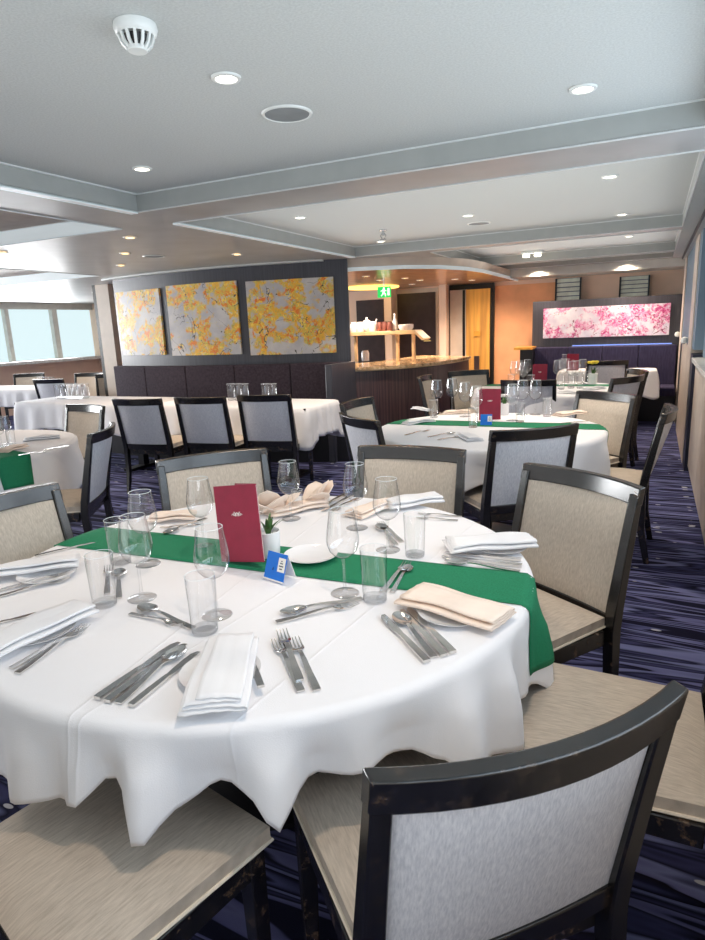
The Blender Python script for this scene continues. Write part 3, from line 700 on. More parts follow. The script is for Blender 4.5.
# ---------------------------------------------------------------- round tables with cloths
TZ = .75
def smooth_interp(pts, x):
    for (a, va), (b, vb) in zip(pts, pts[1:]):
        if a <= x <= b:
            t = (x-a)/(b-a); t = t*t*(3-2*t); return va*(1-t)+vb*t
    return pts[-1][1]
class Cloth:
    def __init__(s, c, R=.80, seed=0, hem=None, rot=0.3, half=.92):
        s.c = c; s.R = R; s.hem = hem; rnd = random.Random(seed); s.rot = rot; s.half = half
        s.ph = [rnd.uniform(0, 6.28) for _ in range(6)]
    def drop(s, th):
        if s.hem:
            d = math.degrees(th) % 360
            return smooth_interp(s.hem, d)
        a = th-s.rot; base = s.half/max(abs(math.cos(a)), abs(math.sin(a)))
        return min(base, s.half*1.24)-s.R
    def fold(s, th):
        p = s.ph
        return .5*math.sin(9*th+p[0]+.8*math.sin(2*th+p[1])) + .3*math.sin(15*th+p[2]+math.sin(3*th+p[3])) + .2*math.sin(5*th+p[4])
    def map(s, x, y, off=0):
        dx, dy = x-s.c[0], y-s.c[1]; r = math.hypot(dx, dy); th = math.atan2(dy, dx)
        if r <= s.R-.012: return (x, y, TZ+off)
        d = r-(s.R-.012); rb = .02; ux, uy = math.cos(th), math.sin(th)
        if d < rb*PI/2:
            a = d/rb; R_ = s.R-.012+(rb+off)*math.sin(a); z = TZ-rb+(rb+off)*math.cos(a)
            return (s.c[0]+ux*R_, s.c[1]+uy*R_, z)
        e = d-rb*PI/2; F = s.fold(th) if not s.hem else smooth_interp(s.ftab, math.degrees(th) % 360)+.25*math.sin(23*th)
        w = min(1, e/.08)
        fl = e*.07 + w*F*min(.042, .012+.19*e)*(1 if e > 0 else 0) + off
        return (s.c[0]+ux*(s.R+.008+fl), s.c[1]+uy*(s.R+.008+fl), TZ-rb-e*.97)
    def build(s, label, mat, nth=240):
        mb = MB(); rows = []
        rs = [.02, .2, .4, .6, .72]
        for k in range(5): rs.append(s.R-.03+.018*k/4*1.0)
        for i in range(nth+1):
            th = 2*PI*i/nth; D = s.drop(th); row = []
            for r in rs: row.append(s.map(s.c[0]+r*math.cos(th), s.c[1]+r*math.sin(th)))
            for k in range(1, 19):
                r = s.R-.012+(D+.012)*k/18
                row.append(s.map(s.c[0]+r*math.cos(th), s.c[1]+r*math.sin(th)))
            rows.append(row)
        mb.grid(rows)
        mb.add([rows[i][0] for i in range(nth)], [tuple(range(nth))])
        o = mb.build('tablecloth', mat, ang=80, solid=.003); tag(o, label, 'tablecloth'); return o
C1 = (-1.05, 1.51)
hemz = [(0, .53), (7, .46), (14, .55), (30, .6), (45, .55), (60, .6), (90, .58), (110, .52), (135, .6), (165, .58), (185, .53), (205, .6), (235, .57), (255, .54), (263, .545), (270, .565), (277, .585), (281, .63), (284.5, .615), (287, .545), (291, .59), (297, .63), (301, .615), (304.5, .565), (307, .60), (311, .61), (318, .615), (325, .60), (330, .565), (334, .515), (343, .50), (348.5, .50), (352, .545), (356, .545), (360, .53)]
FT = [(0, -.2), (7, .8), (16, -.6), (30, .6), (45, -.5), (60, .6), (75, -.5), (90, .5), (110, -.5), (135, .6), (150, -.5), (165, .5), (185, -.5), (205, .6), (225, -.6), (245, .5), (257, -.5), (266, .6), (273, -.3), (277, .7), (282, -.8), (287, .9), (293, -.2), (298, -.9), (304.5, .9), (310, -.9), (316, -.2), (322, -.9), (329, -.3), (334, .8), (340, .2), (345, .9), (350, -.7), (355, .2), (360, -.2)]
Cloth.ftab = FT
hem1 = [(a_, (TZ-z_)/.97+.005) for a_, z_ in hemz]
l1a, l1b = Z(110, 700, TZ), Z(270, 600, TZ); l2a, l2b = Z(275, 555, TZ), Z(345, 500, TZ); l3a, l3b = Z(40, 690, TZ), Z(5, 560, TZ)
clm = cloth_mat('white_tablecloth_creased', [(l1a[0], l1a[1], l1b[0]-l1a[0], l1b[1]-l1a[1]), (l2a[0], l2a[1], l2b[0]-l2a[0], l2b[1]-l2a[1]), (-.62, 1.2, l1b[0]-l1a[0], l1b[1]-l1a[1])])
pcm = cloth_mat('white_tablecloth', [])
CL1 = Cloth(C1, .80, 3, hem1); CL2 = Cloth((-.98, 4.15), .75, 5, None, .45, .93); CL3 = Cloth((-.98, 6.8), .74, 9, None, .2, .93)
CL4 = Cloth((-4.3, 2.66), .76, 12, None, 1.0, .95)
def mk_table(c, lab, R=.77):
    r = empty('round_table', lab, 'table', (*c, 0))
    MB().lathe([(0, TZ-.025), (R-.01, TZ-.025), (R, TZ-.02), (R, TZ-.008), (R-.01, TZ-.005), (0, TZ-.005)], 64).build('tabletop', M['frame'], r)
    MB().lathe([(.04, .05), (.04, TZ-.026)], 20).build('pedestal', M['black'], r)
    MB().lathe([(0, 0), (.24, 0), (.24, .015), (.06, .05), (0, .05)], 32).build('base', M['black'], r)
for CL, nm in ((CL1, 'nearest round table'), (CL2, 'middle round table'), (CL3, 'farther round table by the aisle'), (CL4, 'round table at the left edge')):
    mk_table(CL.c, R=CL.R-.035, lab='round pedestal table under the white cloth, ' + nm)
    CL.build('white cloth hanging in folds over the ' + nm, clm if CL is CL1 else pcm)
# green runners
def runner(CL, x0, x1, y0, y1, label, skew=0):
    rows = []
    n_ = 90
    for i in range(n_+1):
        x = x0+(x1-x0)*i/n_; rows.append([CL.map(x, y0+(y1-y0)*j/10+skew*(x-CL.c[0]), .0045) for j in range(11)])
    o = MB().grid(rows).build('table_runner', M['green'], ang=80, solid=.0016); tag(o, label, 'table runner'); return o
runner(CL1, -1.95, -.05, 1.45, 1.66, 'green cloth runner across the nearest round table', .045)
runner(CL2, -1.85, .0, 4.2, 4.42, 'green cloth runner across the middle round table', .02)
runner(CL3, -1.9, -.05, 6.95, 7.15, 'green cloth runner across the farther round table')
# left-edge table runner hangs toward the camera
rows = []
for i in range(41):
    q_ = i/40*.95; row = []
    for j in range(8):
        w_ = -.11+.22*j/7; th = rad(-10); d_ = (math.cos(th), math.sin(th)); n_ = (-d_[1], d_[0])
        row.append(CL4.map(CL4.c[0]+d_[0]*q_+n_[0]*w_, CL4.c[1]+d_[1]*q_+n_[1]*w_, .0045))
    rows.append(row)
o = MB().grid(rows).build('table_runner', M['green'], ang=80, solid=.0016); tag(o, 'green cloth runner hanging over the near side of the left edge table', 'table runner')

# long tables before the booth, plus far tables (rectangular)
def rect_table(x0, x1, y0, y1, lab, clab, rz=0, drop=.28, seed=1):
    cx, cy = (x0+x1)/2, (y0+y1)/2; hx, hy = (x1-x0)/2, (y1-y0)/2; rnd = random.Random(seed); p = [rnd.uniform(0, 6) for _ in range(4)]
    r = empty('dining_table', lab, 'table', (cx, cy, 0), rz)
    MB().box((-hx+.02, -hy+.02, TZ-.03), (hx-.02, hy-.02, TZ-.004)).build('tabletop', M['frame'], r, bevel=.003)
    for sx in (-1, 1): MB().box((sx*hx*.6-.04, -.04, .03), (sx*hx*.6+.04, .04, TZ-.03)).build('pedestal', M['black'], r); MB().box((sx*hx*.6-.06, -hy*.7, 0), (sx*hx*.6+.06, hy*.7, .03)).build('base', M['black'], r)
    # cloth: superellipse rings
    rows = []; n_ = 200
    for i in range(n_+1):
        th = 2*PI*i/n_; c_, s_ = math.cos(th), math.sin(th); k = (abs(c_)**12+abs(s_)**12)**(-1/12); ex, ey = c_*k, s_*k
        corner = max(0, (k-1.12)/.26); D = drop+.12*corner
        F = .5*math.sin(17*th+p[0]+math.sin(3*th+p[1]))+.5*math.sin(29*th+p[2])
        row = [(ex*hx*q_, ey*hy*q_, TZ) for q_ in (.02, .5, .985)]
        for j in range(0, 11):
            e_ = D*j/10; a_ = min(1, e_/.05); off = .004+.012*a_+e_*.06+F*min(.022, e_*.14)
            nx_, ny_ = ex/max(abs(ex), abs(ey)), ey/max(abs(ex), abs(ey)); 
            row.append((ex*hx+off*(ex/abs(ex or 1))*(abs(ex)**4 if abs(ex) < 1 else 1), ey*hy+off*(ey/abs(ey or 1))*(abs(ey)**4 if abs(ey) < 1 else 1), TZ-.006-e_))
        rows.append(row)
    mb = MB().grid(rows); mb.add([rows[i][0] for i in range(n_)], [tuple(range(n_))])
    o = mb.build('tablecloth', pcm, ang=80, solid=.003, loc=(cx, cy, 0), rz=rz); tag(o, clab, 'tablecloth')
rect_table(-4.72, -2.80, 4.90, 5.62, 'long dining table before the curved booth, right one of the pair', 'white cloth with a hanging corner on the right long table before the curved booth', 0, .28, 1)
rect_table(-6.75, -4.76, 4.90, 5.62, 'long dining table before the curved booth, left one of the pair', 'white cloth with patterned shine on the left long table before the curved booth', 0, .28, 2)
q = dep(30, 388, 9.6); rect_table(q[0]-1.1, q[0]+.75, q[1]-.35, q[1]+.35, 'far left dining table near the window wall', 'white cloth on the far left table near the window wall', rad(10), .25, 3)
rect_table(-1.15, .06, 8.95, 9.5, 'dining table at the far end under the pink painting', 'white cloth with a long hanging corner on the far table under the pink painting', 0, .26, 4)

# ---------------------------------------------------------------- tableware
def mk_wine():
    r = empty('wine_glass', '', 'glass')
    MB().lathe([(.001, .094), (.012, .095), (.024, .102), (.034, .114), (.0395, .13), (.0405, .142), (.038, .165), (.034, .19), (.0305, .215), (.0298, .215)], 32).build('bowl', M['glass'], r)
    MB().lathe([(.0303, .2145), (.0309, .2152), (.0303, .216), (.0297, .2152), (.0303, .2145)], 32).build('rim', M['rim'], r)
    MB().lathe([(.006, .094), (.0038, .08), (.0033, .05), (.0038, .02), (.007, .006)], 12).build('stem', M['glass'], r)
    MB().lathe([(.007, .006), (.018, .0035), (.034, .0022), (.0355, .001), (.034, 0), (0, 0)], 32).build('foot', M['glass'], r)
    return r
WG = Kind(mk_wine())
tb = empty('tumbler', '', 'glass')
MB().lathe([(.0, .001), (.026, .001), (.0275, .004), (.0315, .128)], 32).build('wall', M['glass'], tb)
MB().lathe([(.0315, .1275), (.0321, .1283), (.0315, .129), (.0309, .1283), (.0315, .1275)], 32).build('rim', M['rim'], tb)
MB().lathe([(0, .011), (.0262, .012), (.027, .006), (.024, .003), (0, .003)], 32).build('base', M['glass'], tb)
TG = Kind(tb)
def tp(x, y, z=TZ+.006): p = Z(x, y, z); return (float(p[0]), float(p[1]), TZ+.0022)
for (px, h_, lab) in (
    ((142, 597), 1, 'wine glass front left, standing beside the pair of dessert spoons on the nearest table'),
    ((148, 563), 1, 'wine glass behind the front left wine glass, at the green runner of the nearest table'),
    ((217, 614), 1, 'wine glass immediately left of the crimson menu on the nearest table'),
    ((204, 545), 1, 'wine glass behind the left edge of the crimson menu on the nearest table'),
    ((291, 518), .95, 'wine glass in front of the peach-lit napkins beyond the small white pot'),
    ((357, 527), 1, 'wine glass farthest back, before the chair directly behind the nearest table'),
    ((345, 592), 1, 'wine glass in front of the bare white plate on the nearest table'),
    ((388, 549), 1, 'wine glass between two tumblers right of the centre of the nearest table')):
    WG(tp(*px), random.random()*6, lab, None, h_*1.09)
for (px, h_, lab) in (
    ((105, 604), 1.0, 'tumbler at the left resting by the rolled napkin on the nearest table'),
    ((121, 562), 1.0, 'tumbler partly hidden behind the left tumbler and wine glass on the nearest table'),
    ((205, 630), 1.0, 'tumbler at the top of the upright folded napkin on the nearest table'),
    ((375, 599), 1.0, 'tumbler on the runner left of the upturned fork on the nearest table'),
    ((415, 555), .95, 'tumbler right of centre, left of the white napkin by the right rear chair'),
    ((298, 511), .62, 'short tumbler overlapping the wine glass before the peach-lit napkins')):
    TG(tp(*px), random.random()*6, lab, None, h_*1.13)

# plates
pl = MB().lathe([(0, .004), (.045, .004), (.055, .006), (.082, .014), (.084, .0155), (.083, .0135), (.055, .003), (.045, 0), (0, 0)], 48).build('side_plate', M['china']); pl['category'] = 'plate'
PL = Kind(pl)
for (px, sc, lab) in (((221, 676), 1, 'white side plate under the upright folded napkin at the front of the nearest table'), ((452, 616), 1, 'white side plate under the cream-lit napkin at the front right of the nearest table'),
                      ((500, 549), 1, 'white side plate under the white napkin by the right rear chair'), ((40, 634), 1, 'white side plate under the rolled napkin at the front left of the nearest table'),
                      ((48, 577), 1, 'white side plate under the rear left napkin of the nearest table'), ((311, 557), 1.0, 'bare white plate in the middle of the nearest table behind the blue card')):
    PL(tp(*px, TZ+.002) if px != (311, 557) else (*Z(311, 557, TZ+.01)[:2], TZ+.0075), 0, lab, None, sc)

# napkins: S-folded slab, length along +Y
def mk_napkin(w=.105, l=.21, mat=None, bow=.004, skew=.02, thick=.007, seed=0):
    rnd = random.Random(seed); prof = []
    def seg(x0, x1, z, n=8): return [(x0+(x1-x0)*i/n, z) for i in range(n+1)]
    def arc(x, z, r, side, n=5): return [(x+side*r*math.sin(PI*i/n), z+r-r*math.cos(PI*i/n)) for i in range(1, n)]
    t = thick
    prof += seg(-w/2, w/2, 0); prof += arc(w/2, 0, t/2, 1); prof += seg(w/2, -w/2+.012, t); prof += arc(-w/2+.012, t, t/2, -1); prof += seg(-w/2+.012, w/2-.010, 2*t)
    prof += arc(w/2-.010, 2*t, t*.4, 1); prof += seg(w/2-.012, -w/2+.03, 2.8*t)
    m_ = len(prof); rows = []
    ny = 16
    for j in range(ny+1):
        v_ = j/ny; row = []
        for i, (x, z) in enumerate(prof):
            lay = i/m_; y = l*(v_-.5)*(1-.05*lay)+skew*(lay-.5)*.6*(1 if v_ < .5 else .4)
            zz = z+bow*math.sin(PI*v_)+.0022*math.sin(9*v_+x*40+seed)+.001*math.sin(25*x/w+seed*2)
            row.append((x*(1+.05*math.sin(3*v_+seed)), y, zz+.003))
        rows.append(row)
    return MB().grid(rows).build('napkin', mat or M['linen'], ang=60, solid=.0022)
def place_len(a, b, z=TZ+.02):
    A, B = Z(*a, z), Z(*b, z); c_ = (A+B)/2; d_ = B-A; return c_, math.atan2(d_[1], d_[0])-PI/2, float(np.linalg.norm(d_))
NAPS = [((268, 512), (322, 500), .10, 'p', .004, 'peach-lit napkin lying flat under the standing folded one behind the white pot'),
        ((205, 735), (236, 628), .118, None, 0.018, 'white napkin folded upright to the table edge at the front of the nearest table'),
        ((398, 590), (522, 627), .125, 'p', 0.016, 'cream-lit folded napkin over a plate at the front right of the nearest table'),
        ((440, 547), (540, 541), .12, None, 0.016, 'white folded napkin over a plate by the right rear chair of the nearest table'),
        ((-35, 662), (94, 603), .12, None, 0.016, 'white rolled napkin over a plate at the front left of the nearest table'),
        ((-25, 576), (88, 560), .085, None, 0.016, 'white napkin at the rear left of the nearest table beside the blue-glare chair'),
        ((385, 505), (438, 497), .11, None, .012, 'white loosely folded napkin at the back of the nearest table before the rear chair'),
        ((150, 517), (196, 514), .09, 'p', .008, 'peach-lit napkin lying behind the green runner at the rear left of the nearest table'),
        ((352, 514), (392, 500), .09, 'p', .006, 'peach-lit napkin lying behind the farthest wine glass on the nearest table')]
for k, (a_, b2, w_, mt, zz, lab) in enumerate(NAPS):
    c_, rz_, L_ = place_len(a_, b2); o = mk_napkin(w_, min(L_, .27), M['warm_lit_linen'] if mt else M['linen'], seed=k)
    o.location = (c_[0], c_[1], TZ+.001+zz); o.rotation_euler = (0, 0, rz_); tag(o, lab, 'napkin')
# peaked napkin (fan)
def mk_peak(label, loc, rz, mat, s=1.0):
    mb = MB()
    for k, (a_, tilt, hh) in enumerate(((-1.4, .95, .10), (-.5, .55, .10), (.4, .8, .10), (1.4, 1.05, .11))):
        rows = []
        for i in range(9):
            u_ = i/8*2-1; row = []
            for j in range(7):
                v_ = j/6; x = u_*.045*math.sqrt(max(0, 1-v_**2.5)); y = .02*(u_*u_)*(1-v_); z = hh*v_
                y2 = y*math.cos(tilt)-z*math.sin(tilt); z2 = z*math.cos(tilt)+abs(y)*.2
                row.append(((x*math.cos(a_)-y2*math.sin(a_))*s, (x*math.sin(a_)+y2*math.cos(a_))*s, z2*s+.002))
            rows.append(row)
        mb.grid(rows)
    return tag(mb.build('napkin', mat, ang=70, solid=.003, loc=loc, rz=rz), label, 'napkin')
p = tp(272, 512); mk_peak('peach-lit napkin folded into a standing peak behind the small white pot', (p[0]-.0, p[1]+.0, TZ+.002), .9, M['warm_lit_linen'], 1.25)
p = tp(312, 505); mk_peak('peach-lit napkin folded into a low peak behind the short tumbler', (p[0], p[1]+.03, TZ+.002), 2.2, M['warm_lit_linen'], 1.2)

# cutlery, handle end at origin, head toward +Y
def loft(mb, rows, nseg=6):
    """rows (y, halfwidth, z, sag, thickness)"""
    top = []; bot = []
    for (y, hw_, z, sag, t) in rows:
        top.append([(hw_*(i/nseg*2-1), y, z+t/2+sag*((i/nseg*2-1)**2)) for i in range(nseg+1)]); bot.append([(hw_*(i/nseg*2-1), y, z-t/2+sag*((i/nseg*2-1)**2)) for i in range(nseg+1)])
    rings = [a_+b2[::-1] for a_, b2 in zip(top, bot)]
    return mb.sweep(rings)
HR = [(0, .0074, .003, 0, .0035), (.02, .0074, .0032, 0, .0035), (.06, .006, .005, 0, .0035), (.10, .005, .009, 0, .0032), (.125, .0038, .010, 0, .003), (.135, .004, .009, 0, .0028)]
def mk_fork(mat):
    r = empty('fork', '', 'cutlery'); loft(MB(), HR, 3).build('handle', mat, r)
    mb = MB(); loft(mb, [(.135, .004, .009, 0, .0028), (.142, .008, .006, .001, .002), (.15, .012, .004, .0015, .002), (.158, .0125, .004, .0015, .0018)], 6)
    for k in range(4):
        x = -.0105+.007*k; mb.bar([(x, .157, .0045), (x, .175, .0045), (x*.98, .197, .009)], [.0036, .0030, .0016], .0018, (1, 0, 0))
    mb.build('tines', mat, r); return r
def mk_spoon(mat):
    r = empty('spoon', '', 'cutlery'); loft(MB(), HR, 3).build('handle', mat, r)
    rows = []
    for i in range(11):
        t = i/10; y = .135+.062*t; w_ = .0195*math.sqrt(max(0, 1-(2*t-1)**2*.99))*(1-.12*(t-.5)) + (.003 if i in (0, 10) else 0); d_ = math.sin(PI*t)
        rows.append((y, w_, .009-.0065*d_, .0065*d_, .0014))
    loft(MB(), rows, 8).build('bowl', mat, r, ang=60); return r
def mk_knife(mat):
    r = empty('knife', '', 'cutlery'); loft(MB(), [(0, .0075, .005, 0, .0065), (.05, .0075, .005, 0, .0065), (.1, .006, .005, 0, .006), (.112, .0055, .005, 0, .005)], 3).build('handle', mat, r)
    mb = MB(); rings = []
    for (y, x0, x1, t) in ((.112, -.0055, .0055, .003), (.13, -.008, .007, .002), (.17, -.010, .008, .0018), (.2, -.009, .007, .0015), (.215, -.002, .006, .001)):
        rings.append([(x0, y, .005-t/2), (x1, y, .005-t/2), (x1, y, .005+t/2), (x0, y, .005+t/2)])
    mb.sweep(rings).build('blade', mat, r); return r
FK, SN, KN = Kind(mk_fork(M['steel'])), Kind(mk_spoon(M['steel'])), Kind(mk_knife(M['steel']))
FL = {'f': .197, 's': .197, 'k': .215}
def cut(kind, a_, b2, lab, z=0.0, grp=None):
    A, B = Z(*a_, TZ+.006+z), Z(*b2, TZ+.006+z); d_ = B-A; L_ = float(np.linalg.norm(d_)); sc = min(1.12, max(.78, L_/FL[kind]))
    K = {'f': FK, 's': SN, 'k': KN}[kind]
    return K((A[0], A[1], TZ+.0022+z), math.atan2(d_[1], d_[0])-PI/2, lab, grp, sc)
for args in (
    ('k', (97, 699), (181, 641), 'knife, outermost of the four pieces left of the upright folded napkin'),
    ('k', (107, 702), (188, 642), 'knife, second from the left beside the upright folded napkin'),
    ('s', (118, 703), (190, 643), 'soup spoon among the knives left of the upright folded napkin'),
    ('k', (131, 706), (198, 652), 'knife, closest to the upright folded napkin, its tip under the cloth'),
    ('s', (193, 628), (134, 604), 'dessert spoon with its bowl toward the front left wine glass'),
    ('f', (130, 613), (182, 626), 'dessert fork crossed under the dessert spoon at the front left'),
    ('k', (261, 687), (243, 640), 'butter knife on the plate, handle showing right of the upright folded napkin', .016),
    ('f', (301, 691), (268, 624), 'fork, leftmost of three right of the upright folded napkin'),
    ('f', (300, 680), (279, 625), 'fork, middle one of three right of the upright folded napkin', .004),
    ('f', (317, 690), (288, 627), 'fork, rightmost of three right of the upright folded napkin'),
    ('s', (362, 598), (272, 616), 'dessert spoon lying before the wine glass on the runner'),
    ('f', (276, 622), (358, 604), 'dessert fork lying against the dessert spoon before the wine glass on the runner'),
    ('k', (427, 662), (378, 611), 'knife, leftmost of four left of the cream-lit folded napkin'),
    ('s', (434, 657), (390, 607), 'soup spoon beside the cream-lit folded napkin'),
    ('k', (444, 656), (398, 607), 'knife, third of four left of the cream-lit folded napkin'),
    ('k', (453, 653), (408, 608), 'knife tucked along the edge of the cream-lit folded napkin'),
    ('k', (521, 560), (445, 552), 'knife, rearmost of three below the white napkin by the right rear chair'),
    ('k', (522, 566), (438, 556), 'knife, middle of three below the white napkin by the right rear chair'),
    ('s', (520, 571), (432, 560), 'spoon, front one of three below the white napkin by the right rear chair'),
    ('f', (382, 592), (414, 556), 'fork with tines pointing away right of the tumbler on the runner'),
    ('s', (392, 592), (409, 566), 'small spoon beside the fork right of the tumbler on the runner'),
    ('f', (402, 542), (374, 518), 'dessert fork behind the runner between the rear wine glasses'),
    ('s', (396, 545), (378, 524), 'dessert spoon behind the runner between the rear wine glasses'),
    ('k', (346, 494), (306, 515), 'knife, left one of those beside the peach-lit peaked napkins'),
    ('k', (352, 496), (313, 516), 'knife, middle one of those beside the peach-lit peaked napkins'),
    ('f', (358, 498), (322, 517), 'fork beside the peach-lit peaked napkins'),
    ('f', (462, 516), (418, 514), 'fork right of the loosely folded napkin at the back of the nearest table'),
    ('f', (458, 520), (416, 518), 'fork in front of the loosely folded napkin at the back of the nearest table'),
    ('f', (11, 668), (84, 628), 'fork, shorter-looking one below the rolled napkin at the front left'),
    ('f', (17, 673), (112, 609), 'fork, long outer one below the rolled napkin at the front left'),
    ('k', (-30, 630), (41, 612), 'knife at the left edge above the rolled napkin'),
    ('f', (-8, 592), (74, 572), 'fork, upper of two below the rear left napkin'),
    ('f', (-8, 598), (70, 578), 'fork, lower of two below the rear left napkin'),
    ('k', (35, 556), (82, 545), 'dark-reflecting knife behind the rear left napkin'),
    ('k', (43, 554), (92, 543), 'dark-reflecting knife beside the runner behind the rear left napkin'),
    ('s', (119, 598), (119, 566), 'spoon seen through the left tumbler, bowl toward the runner'),
    ('f', (107, 594), (109, 564), 'fork seen through the left tumbler'),
    ('s', (206, 518), (164, 535), 'spoon at the rear left with its bowl on the green runner'),
    ('f', (204, 524), (160, 528), 'fork beside the spoon at the rear left of the nearest table')):
    cut(*args)

# menus
def emblem(mb, s=1.0, y=-.0009):
    for sx in (-1, 1):
        pts = [(sx*(.002+.016*t/20)*s, y, (.004*math.sin(t*.55)*(1-t/26))*s) for t in range(21)]; mb.tube(pts, .0007*s, 5)
        pts = [(sx*(.002+.011*t/20)*s, y, (-.005*math.sin(t*.4)+.002)*s) for t in range(21)]; mb.tube(pts, .0006*s, 5)
    mb.tube([(-.006*s, y, -.005*s), (0, y, .006*s), (.006*s, y, -.005*s)], .0007*s, 5); mb.tube([(.004*math.cos(t*PI/6)*s, y, .004*math.sin(t*PI/6)*s) for t in range(13)], .0006*s, 5)
    return mb
def mk_menu(w=.156, h_=.222):
    r = empty('menu_booklet', '', 'menu')
    cv = MB().box((-w/2, -.0012, 0), (w/2, .0012, h_)).build('front_cover', M['menu'], r, bevel=.0008)
    emblem(MB(), 1.1, -.0016).add([], []).build('emblem', M['paper'], cv, loc=(0, 0, h_*.62))
    # rear cover and pages spread behind, hinged on the right edge
    c_, s_ = math.cos(rad(28)), math.sin(rad(28))
    MB().add([(w/2, .002, .001), (w/2-w*c_, .002+w*s_, .001), (w/2-w*c_, .002+w*s_, h_), (w/2, .002, h_)], [(0, 1, 2, 3)]).build('rear_cover', M['menu'], r, solid=.0022, smooth=False)
    c2, s2 = math.cos(rad(14)), math.sin(rad(14))
    MB().add([(w/2, .002, .003), (w/2-(w-.006)*c2, .002+(w-.006)*s2, .003), (w/2-(w-.006)*c2, .002+(w-.006)*s2, h_-.003), (w/2, .002, h_-.003)], [(0, 1, 2, 3)]).build('pages', M['paper'], r, solid=.003, smooth=False)
    return r
MN = Kind(mk_menu())
a_, b2 = Z(224, 564, TZ), Z(263, 571, TZ); w_ = np.linalg.norm(b2-a_)
sc = w_/.105
print('menu width', w_, a_, b2)
top = np.array([0, 0, H])
MN(((a_[0]+b2[0])/2, (a_[1]+b2[1])/2, TZ+.018), 0, 'tall crimson menu booklet with a white emblem standing on the nearest table', None, 1.06, (rad(-7), rad(-8), math.atan2(b2[1]-a_[1], b2[0]-a_[0])))
# name card (tent)
def mk_card():
    r = empty('tent_card', '', 'card'); w, h_, d = .052, .05, .035
    f = MB().add([(-w/2, -d/2, 0), (w/2, -d/2, 0), (w/2, 0, h_), (-w/2, 0, h_)], [(0, 1, 2, 3)]).build('front_panel', M['blue'], r, solid=.0012, smooth=False)
    MB().add([(-w/2, d/2, 0), (w/2, d/2, 0), (w/2, 0, h_), (-w/2, 0, h_)], [(0, 1, 2, 3)]).build('rear_panel', M['paper'], r, solid=.0012, smooth=False)
    def onf(u, v, o=.0012): return (w*(u-.5), -d/2*(1-v)-o, h_*v+o*.4)
    MB().add([onf(.62, .35), onf(.98, .35), onf(.98, .85), onf(.62, .85)], [(0, 1, 2, 3)]).build('sticker', M['paper'], f, smooth=False)
    mb = MB()
    for v0, w0 in ((.44, .86), (.54, .90), (.64, .86), (.72, .82)): mb.add([onf(1.58-w0, v0, .0016), onf(w0, v0, .0016), onf(w0, v0+.035, .0016), onf(1.58-w0, v0+.035, .0016)], [(0, 1, 2, 3)])
    mb.add([onf(.38, .36, .0016), onf(.42, .36, .0016), onf(.44, .44, .0016), onf(.40, .46, .0016)], [(0, 1, 2, 3)])
    mb.build('print', M['ink'], f, smooth=False)
    MB().add([onf(-.02, -.02, .0008), onf(1.02, -.02, .0008), onf(1.02, .03, .0008), onf(-.02, .03, .0008)], [(0, 1, 2, 3)]).build('border', M['paper'], f, smooth=False)
    return r
TC = Kind(mk_card())
p = tp(280, 578); TC((p[0], p[1], TZ+.008), rad(-14), 'blue tent card with white sticker in front of the menu on the nearest table', None, 1.5)
# plant pot
def mk_pot(flower=False):
    r = empty('plant_pot', '', 'plant')
    MB().lathe([(0, 0), (.026, 0), (.029, .01), (.032, .07), (.030, .072), (.028, .06), (0, .06)], 32).build('pot', M['ceramic'], r)
    MB().lathe([(0, .058), (.0285, .058)], 20).build('soil', M['soil'], r)
    mb = MB(); rnd = random.Random(4)
    for k in range(9):
        a_ = rnd.uniform(0, 6.28); ln = rnd.uniform(.04, .075); r0 = rnd.uniform(0, .012); tip = rnd.uniform(.015, .04)
        rows = []
        for j in range(8):
            t = j/7; w_ = .006*math.sin(PI*(.12+.86*t)); cx_ = (r0+tip*t*t)*math.cos(a_); cy_ = (r0+tip*t*t)*math.sin(a_); z = .058+ln*t*(1-.15*t)
            rows.append([(cx_-w_*math.sin(a_), cy_+w_*math.cos(a_), z), (cx_, cy_, z-.001), (cx_+w_*math.sin(a_), cy_-w_*math.cos(a_), z)])
        mb.grid(rows)
    mb.build('leaves', M['leaf'], r, ang=60)
    if flower:
        mb = MB()
        for k in range(7):
            a_ = k*2.4; rr = .006*k**.5*2; mb.lathe([(0, 0), (.012, .004), (.014, .012), (.008, .018), (0, .018)], 8, (rr*math.cos(a_), rr*math.sin(a_), .13+.004*(k % 3)))
        mb.build('petals', M['yellow'], r)
    return r
PT = Kind(mk_pot()); p = tp(270, 556); PT((p[0], p[1], TZ+.008), 0, 'small white pot with green stems behind the crimson menu on the nearest table', None, 1.15)

# items on the other tables --------------------------------------
tname = {2: 'middle round table', 3: 'farther round table'}
def scatter(kind, pxs, lab, grp, z=TZ+.003, sc=1.0):
    for x, y in pxs: kind(tp(x, y), random.random()*6, lab, grp, sc)
WGS = 1.2
for (px, lab) in (((437, 412), 'wine glass at the left of the middle round table, left of the menu'), ((452, 410), 'wine glass just right of the leftmost one on the middle round table'), ((476, 422), 'wine glass directly before the menu on the middle round table'),
                  ((512, 420), 'wine glass right of the menu on the middle round table, left one of a pair'), ((535, 414), 'tall wine glass right of the menu on the middle round table'), ((465, 416), 'wine glass touching the left edge of the menu on the middle round table'), ((522, 414), 'wine glass behind the tall one on the middle round table')):
    WG(tp(*px), 0, lab, None, 1.2)
for (px, lab) in (((434, 417), 'small tumbler at the left of the middle round table'), ((473, 427), 'tumbler before the menu on the middle round table'), ((547, 416), 'tumbler at the right of the middle round table'), ((520, 422), 'tumbler between wine glasses right of the menu on the middle round table')):
    TG(tp(*px), 0, lab, None, 1.05)
